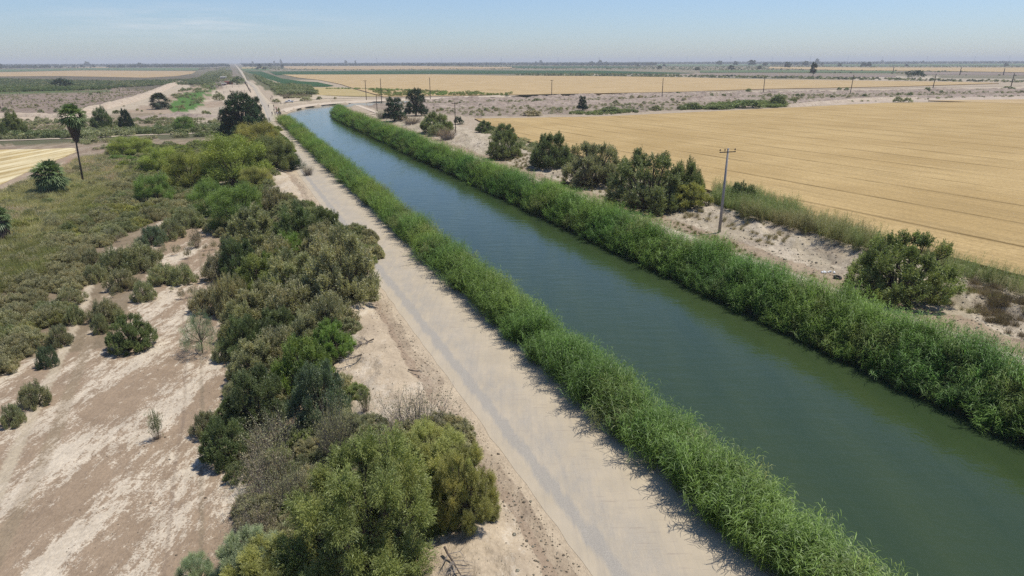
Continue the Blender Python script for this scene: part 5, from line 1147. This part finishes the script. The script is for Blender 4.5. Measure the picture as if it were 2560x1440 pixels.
person(677.5, 251, 'black', 'black', 'distant person in black standing at the field side of the road', R(0)); person(680.5, 246, 'grey', 'black', 'distant person in grey beside the scrub', R(0))

# ------------------------------------------------------------------ corral, sheds, litter
def corral(pts, label, n_rails=2):
    w = [np.array(P(a, b, -2.0)) for a, b in pts]; zz = lambda p: gz(p[0], p[1])
    root = tag(empty('corral_fence', (w[0][0], w[0][1], zz(w[0]))), label, 'fence'); b0 = np.array([w[0][0], w[0][1], zz(w[0])])
    for p, q in zip(w[:-1], w[1:]):
        n = max(1, int(np.linalg.norm(q - p) / 9))
        for i in range(n):
            c = p + (q - p) * i / n; b = np.array([c[0], c[1], zz(c)]) - b0; m = MB(); h = rngp.uniform(2.1, 3.1); m.tube([b, b + [rngp.normal(0, .12), 0, h]], [.13, .10], 6); m.build('post', M['pole'], root)
        for k in range(n_rails):
            m = MB(); a = np.array([*p, zz(p) + .8 + k * .8]) - b0; c = np.array([*q, zz(q) + .8 + k * .8]) - b0; m.tube([a, (a + c) / 2 + [0, 0, -.1], c], .045, 4, caps=False); m.build('rail', M['pole'], root)
corral([(536, 224), (568, 224), (582, 224), (598, 223.5), (612, 222.5)], 'upper corral fence of dark posts on the pale ground by the long road')
corral([(560, 236), (577, 236), (594, 236.5), (612, 237), (626, 237)], 'lower corral fence of thin posts on the pale ground by the long road')
corral([(612, 212), (619, 222), (622, 230), (629, 240)], 'dark post fence between the corral and the long road', 0)
corral([(522, 226), (534, 222), (548, 217), (556, 214)], 'crooked post fence at the left of the corral')
def shed(px, py, w, d, h, label, wall, roof):
    x, y = P(px, py, -1.5); z = gz(x, y); root = tag(empty('shed', (x, y, z), R(22)), label, 'shed')
    m = MB(); m.box((0, 0, h / 2), (w, d, h)); m.build('wall', wall, root); m = MB(); m.box((0, 0, h + .12), (w + .7, d + .7, .2), rot=Matrix.Rotation(0.06, 3, 'X')); m.build('roof', roof, root)
    m = MB(); m.box((w * .15, -d / 2 - .02, h * .42), (w * .22, .06, h * .8)); m.build('door', M['opening'], root)
shed(573, 214, 9, 5, 3.2, 'rust red shed among junk at the top of the corral', M['red'], M['red']); shed(561, 215, 5, 4, 2.4, 'low pale shed left of the rust red shed', M['wall'], M['roof'])
shed(573, 177.5, 16, 9, 4, 'pale roofed shed left of the far stretch of road', M['wall'], M['roof']); shed(559, 199, 9, 6, 3, 'flat pale roofed shack left of the dark bush by the road', M['wall'], M['roof'])
# far houses
for i, (px, py, w, lab) in enumerate([(1287, 162, 40, 'orange walled building under the trees on the horizon'), (1300, 162, 26, 'second orange walled building under the horizon trees'), (1597, 164.5, 14, 'small white house beside a lone round tree on the horizon'), (2222, 155.2, 22, 'white roofed house far off at the right horizon'), (2395, 153.5, 34, 'long white roofed building far off at the right horizon'), (2465, 155.5, 22, 'pale house far off left of the right edge'), (2350, 156, 20, 'small pale house far off right of the middle of the right horizon')]):
    x, y = P(px, py, -0.5); h = 5.0 if i < 3 else 7; w = w * (1 if i < 3 else 1.6)
    root = tag(empty('house', (x, y, -0.5), R(10 * i)), lab, 'house'); m = MB(); m.box((0, 0, h / 2), (w, w * .5, h)); m.build('wall', M['wall'] if i < 2 else M['roof'], root)
    m = MB(); a, b = w / 2 + .5, w * .25 + .5; m.add([(-a, -b, h), (a, -b, h), (a, b, h), (-a, b, h), (-a, 0, h + 2), (a, 0, h + 2)], [(0, 1, 5, 4), (2, 3, 4, 5), (0, 4, 3), (1, 2, 5), (3, 2, 1, 0)]); m.build('roof', M['roof'], root)
    m = MB(); m.box((w * .2, -w * .25 - .03, h * .5), (w * .12, .08, h * .4)); m.build('window', M['opening'], root)
# hedge row on the left horizon
hx = np.linspace(400, 515, 26)
for a in hx: plant('hedge_shrub', 'far_bush', 'dark', a, 162.6, 168.3, 8, 'dark clipped looking shrub in the straight hedge row on the left horizon', parts=False, group='hedge row on the left horizon', zfix=-2.5)

# tyre, branches, bags, stones
x, y, z = G(2093, 696); m = MB(); N1, N2 = 24, 8; vs = []; fs = []
for i in range(N1):
    for k in range(N2):
        a, b = 2 * math.pi * i / N1, 2 * math.pi * k / N2; rr = .36 + .15 * math.cos(b); vs.append((rr * math.cos(a), rr * math.sin(a), .15 + .13 * math.sin(b))); fs.append((i * N2 + k, ((i + 1) % N1) * N2 + k, ((i + 1) % N1) * N2 + (k + 1) % N2, i * N2 + (k + 1) % N2))
m.add(vs, fs); o = m.build('tyre', M['rubber'], loc=(x, y, z), smooth=True); o.rotation_euler = (R(12), R(6), 0); tag(o, 'discarded black tyre lying on the right spoil bank', 'tyre')
x, y, z = G(2070, 682); m = MB()
for k in range(5): m.tube([(k * .35 - .7, rngp.normal(0, .2), .0), (k * .35 - .7, rngp.normal(0, .2), .12), (k * .35 - .6, 0, .2)], [.16, .13, .03], 7)
tag(m.build('rubbish_heap', M['bag'], loc=(x, y, z)), 'small heap of white rubbish beside the discarded tyre', 'rubbish')
def dead_branch(px, py, L, label, seed, rz, nb=16, lift_=0.45):
    x, y, z = G(px, py); rng = np.random.default_rng(seed); root = tag(empty('dead_branch', (x, y, z), rz), label, 'branch'); m = MB(); lim = MB()
    p = np.array([0, 0, lift_]); pts = [p]; d = np.array([1, 0, -.12])
    for i in range(5): d = unit(d + rng.normal(0, .12, 3) * [1, 1, .5]); pts.append(pts[-1] + d * L / 5); pts[-1][2] = max(pts[-1][2], .08)
    lim.tube(pts, [.07, .06, .05, .04, .03, .015], 6); lim.build('limb', M['bark'], root)
    for i in range(nb):
        k = rng.integers(1, 5); q = pts[k]; dd = unit(np.array([rng.uniform(.2, 1), rng.choice([-1, 1]) * rng.uniform(.3, 1.2), rng.uniform(-.05, .35)])); l = L * rng.uniform(.2, .5); a = q + dd * l * .5; e = a + unit(dd + rng.normal(0, .3, 3)) * l * .5; a[2] = max(a[2], .05); e[2] = max(e[2], .05)
        m.tube([q, a, e], [.028, .018, .006], 4, caps=False)
        for _ in range(2):
            g = a + unit(dd + rng.normal(0, .6, 3)) * l * .4; g[2] = max(g[2], .04); m.tube([a, g], [.012, .004], 3, caps=False)
    m.build('twigs', M['twig'], root)
dead_branch(1112, 1385, 2.6, 'forked dead branch lying at the right of the big bottom tamarisk', 5, R(-55), 20)
dead_branch(935, 855, 2.6, 'heap of grey dead twigs on the white bank right of the lime tamarisk', 6, R(-160), 24, .3); dead_branch(905, 892, 2.0, 'grey dead branch at the left rim of the white bank', 7, R(-150), 12, .2); dead_branch(1020, 928, 1.3, 'small dead twig in the middle of the white bank', 8, R(10), 7, .15)
dead_branch(945, 1105, 2.6, 'dead branch lying in shade below the grey many-stemmed shrub', 9, R(-170), 12, .25); dead_branch(1575, 273, 16, 'pile of dark dead branches by the wheat edge beyond the cone-shaped tree', 10, R(0), 30, 1.0)
x, y, z = G(686, 326); m = MB(); m.tube([(0, 0, 0), (0, 0, .3), (0, 0, .45)], [.55, .5, .12], 9); o = m.build('white_sack', M['bag'], loc=(x, y, z), smooth=True); o.scale = (1.2, .8, 1); tag(o, 'white sack lying at the left edge of the road', 'sack')
# burnt stumps in the field on the left
snag = []
for k in range(3):
    rng = np.random.default_rng(40 + k); m = MB(); m.tube([(0, 0, -.1), (.1, 0, .9), (.05 + rng.normal(0, .2), 0, 1.9)], [.22, .16, .07], 6)
    for _ in range(3): a = rng.uniform(0, 6.28); m.tube([(.08, 0, 1.0), (math.cos(a) * .6, math.sin(a) * .6, rng.uniform(1.4, 2.3))], [.09, .03], 4)
    snag.append(mesh_of(m, 'dead_stump', M['pole']))
wb_ = [(60, 258), (390, 215), (420, 222), (330, 245), (200, 272), (40, 268)]
for i in range(90):
    x_ = rs_.uniform(5, 420); y_ = rs_.uniform(216, 272)
    if y_ > 285 - (x_ * 0.165) : continue
    if y_ > 272 - max(0, x_ - 150) * .2: continue
    x, y, z = G(x_, y_); o = ob('dead_stump', snag[i % 3], loc=(x, y, z)); s_ = rs_.uniform(.5, 1.35); o.scale = (s_, s_, s_ * rs_.uniform(.6, 1.2)); o.rotation_euler = (rs_.normal(0, .15), rs_.normal(0, .15), rs_.uniform(0, 6.28)); tag(o, 'charred dead stump standing in the burnt field at the upper left', 'stump', 'charred stumps in the burnt field')
# stones and clods along the road edge and banks
def stone_mesh(seed):
    rng = np.random.default_rng(seed); m = bpy.data.meshes.new('stone'); import bmesh; bm = bmesh.new(); bmesh.ops.create_icosphere(bm, subdivisions=2, radius=1)
    for v in bm.verts: v.co *= 0.8 + 0.35 * float(vnoise(v.co.x * 1.7 + seed, v.co.y * 1.7 + v.co.z * 1.3, seed)); v.co.z *= .6
    bm.to_mesh(m); bm.free(); return m
STN = []
for i in range(4):
    q = stone_mesh(i); q.materials.append(M['leaf_i']); STN.append(q)
def stones(name, v0, v1, s0, s1, n, size, cols, label, seed):
    rng = np.random.default_rng(seed); s = s0 + (s1 - s0) * rng.random(n) ** 1.6; v = rng.uniform(v0, v1, n); x = s * U[0] + v * V[0]; y = s * U[1] + v * V[1]
    k = size * np.exp(rng.normal(0, .5, n)); c = np.array(cols)[rng.integers(0, len(cols), n)]
    scatter(name, STN, np.stack([x, y, ground_z(x, y) + k * .1], 1), np.stack([k, k * rng.uniform(.6, 1, n), k], 1), c, label)
stones('stones', 12.0, 14.3, 18, 160, 4200, .032, [(.20, .14, .10), (.3, .22, .16), (.4, .33, .26)], 'crumbled clods and stones along the left road edge', 21)
stones('stones', 3, 12, 20, 190, 3000, .028, [(.3, .23, .17), (.24, .18, .13), (.5, .42, .33)], 'small stones on the white spoil bank left of the road', 22)
stones('clods', 63.5, 80, 25, 340, 9000, .06, [(.22, .165, .125), (.3, .23, .17), (.4, .32, .25)], 'rough clods on the spoil bank right of the canal', 23)
stones('pebbles', -12, 2, 25, 130, 3000, .02, [(.2, .14, .1), (.3, .22, .16)], 'pebbles strewn over the bare salty soil', 24)
# ------------------------------------------------------------------ sky, sun, air, camera
EL = R(68); AZ = math.atan2(0.93, 0.36)
w = bpy.data.worlds.new('World'); scene.world = w; w.use_nodes = True; nt = w.node_tree; nt.nodes.clear()
sky = nt.nodes.new('ShaderNodeTexSky'); sky.sky_type = 'NISHITA'; sky.sun_disc = False; sky.sun_elevation = EL; sky.sun_rotation = AZ; sky.altitude = 0; sky.air_density = 1.0; sky.dust_density = 0.3; sky.ozone_density = 3.0
bg = nt.nodes.new('ShaderNodeBackground'); bg.inputs[1].default_value = 0.105; wo = nt.nodes.new('ShaderNodeOutputWorld')
# thin cirrus high over the left horizon
tc_ = nt.nodes.new('ShaderNodeTexCoord'); mp = nt.nodes.new('ShaderNodeMapping'); mp.inputs['Scale'].default_value = (5, 5, 60); nz = nt.nodes.new('ShaderNodeTexNoise'); nz.inputs['Scale'].default_value = 1.6; nz.inputs['Detail'].default_value = 6; nz.inputs['Roughness'].default_value = 0.6
mr = nt.nodes.new('ShaderNodeMapRange'); mr.inputs[1].default_value = 0.42; mr.inputs[2].default_value = 0.72; mr.inputs[4].default_value = 1.0
mx = nt.nodes.new('ShaderNodeMix'); mx.data_type = 'RGBA'; mx.inputs[7].default_value = (6.6, 6.9, 7.3, 1)
sx_ = nt.nodes.new('ShaderNodeSeparateXYZ'); cr_ = nt.nodes.new('ShaderNodeValToRGB'); e_ = cr_.color_ramp.elements
e_[0].position = 0.0; e_[0].color = (0.72, 0.82, 1.06, 1); e_[1].position = 0.16; e_[1].color = (0.88, 0.94, 1.09, 1)
ml = nt.nodes.new('ShaderNodeMix'); ml.data_type = 'RGBA'; ml.blend_type = 'MULTIPLY'; ml.inputs[0].default_value = 1.0
L_ = nt.links.new; L_(tc_.outputs['Generated'], sx_.inputs[0]); L_(sx_.outputs[2], cr_.inputs[0]); L_(sky.outputs[0], ml.inputs[6]); L_(cr_.outputs[0], ml.inputs[7]); L_(tc_.outputs['Generated'], mp.inputs[0]); L_(mp.outputs[0], nz.inputs[0]); L_(nz.outputs[0], mr.inputs[0])
def wm(op, a, b=0.0, cl=False):
    q = nt.nodes.new('ShaderNodeMath'); q.operation = op; q.use_clamp = cl
    for i, v_ in enumerate((a, b)):
        if isinstance(v_, bpy.types.NodeSocket): L_(v_, q.inputs[i])
        else: q.inputs[i].default_value = v_
    return q.outputs[0]
uu = wm('DIVIDE', sx_.outputs[0], sx_.outputs[1]); m1_ = wm('SUBTRACT', 1.0, wm('DIVIDE', wm('ABSOLUTE', wm('ADD', uu, 0.44)), 0.30), True); m2_ = wm('SUBTRACT', 1.0, wm('DIVIDE', wm('ABSOLUTE', wm('SUBTRACT', sx_.outputs[2], 0.047)), 0.026), True)
L_(wm('MULTIPLY', wm('MULTIPLY', wm('MULTIPLY', mr.outputs[0], m1_), m2_), 0.75), mx.inputs[0]); L_(ml.outputs[2], mx.inputs[6]); L_(mx.outputs[2], bg.inputs[0]); L_(bg.outputs[0], wo.inputs[0])
sd = bpy.data.lights.new('sun', 'SUN'); sd.energy = 4.2; sd.angle = R(0.53); sd.color = (1.0, 0.945, 0.84); so = bpy.data.objects.new('sun', sd); COL.objects.link(so)
dirv = Vector((math.sin(AZ) * math.cos(EL), math.cos(AZ) * math.cos(EL), math.sin(EL))); so.rotation_euler = dirv.to_track_quat('Z', 'Y').to_euler(); so.location = (0, 0, 100)
HAZE = 1
if HAZE:
    m = MB(); m.box((0, 0, 30), (45000 * 1.01, 45000 * 1.01, 84)); hz_ = NT('air_haze'); pv = hz_.n('ShaderNodeVolumePrincipled'); pv.inputs['Color'].default_value = (0.95, 0.97, 1.0, 1); pv.inputs['Density'].default_value = 0.00012; pv.inputs['Anisotropy'].default_value = 0.0
    hz_.link(pv.outputs[0], hz_.out.inputs['Volume']); tag(m.build('haze', hz_.m), 'pale air haze over the plain', kind='stuff')
cd = bpy.data.cameras.new('camera'); cd.sensor_width = 36; cd.lens = F / 2560 * 36; cd.clip_start = 0.5; cd.clip_end = 80000; co_ = bpy.data.objects.new('camera', cd); COL.objects.link(co_)
co_.matrix_world = Matrix(((rt[0], up[0], -fw[0], 0), (rt[1], up[1], -fw[1], 0), (rt[2], up[2], -fw[2], CAMH), (0, 0, 0, 1)))
scene.camera = co_
scene.view_settings.view_transform = 'Standard'; scene.view_settings.look = 'None'; scene.view_settings.exposure = 0.14; scene.view_settings.gamma = 1.0
cy = scene.cycles; cy.max_bounces = 5; cy.diffuse_bounces = 3; cy.glossy_bounces = 3; cy.transmission_bounces = 3; cy.volume_bounces = 0; cy.transparent_max_bounces = 6; cy.use_denoising = False; cy.caustics_reflective = False; cy.caustics_refractive = False
scene.render.film_transparent = False
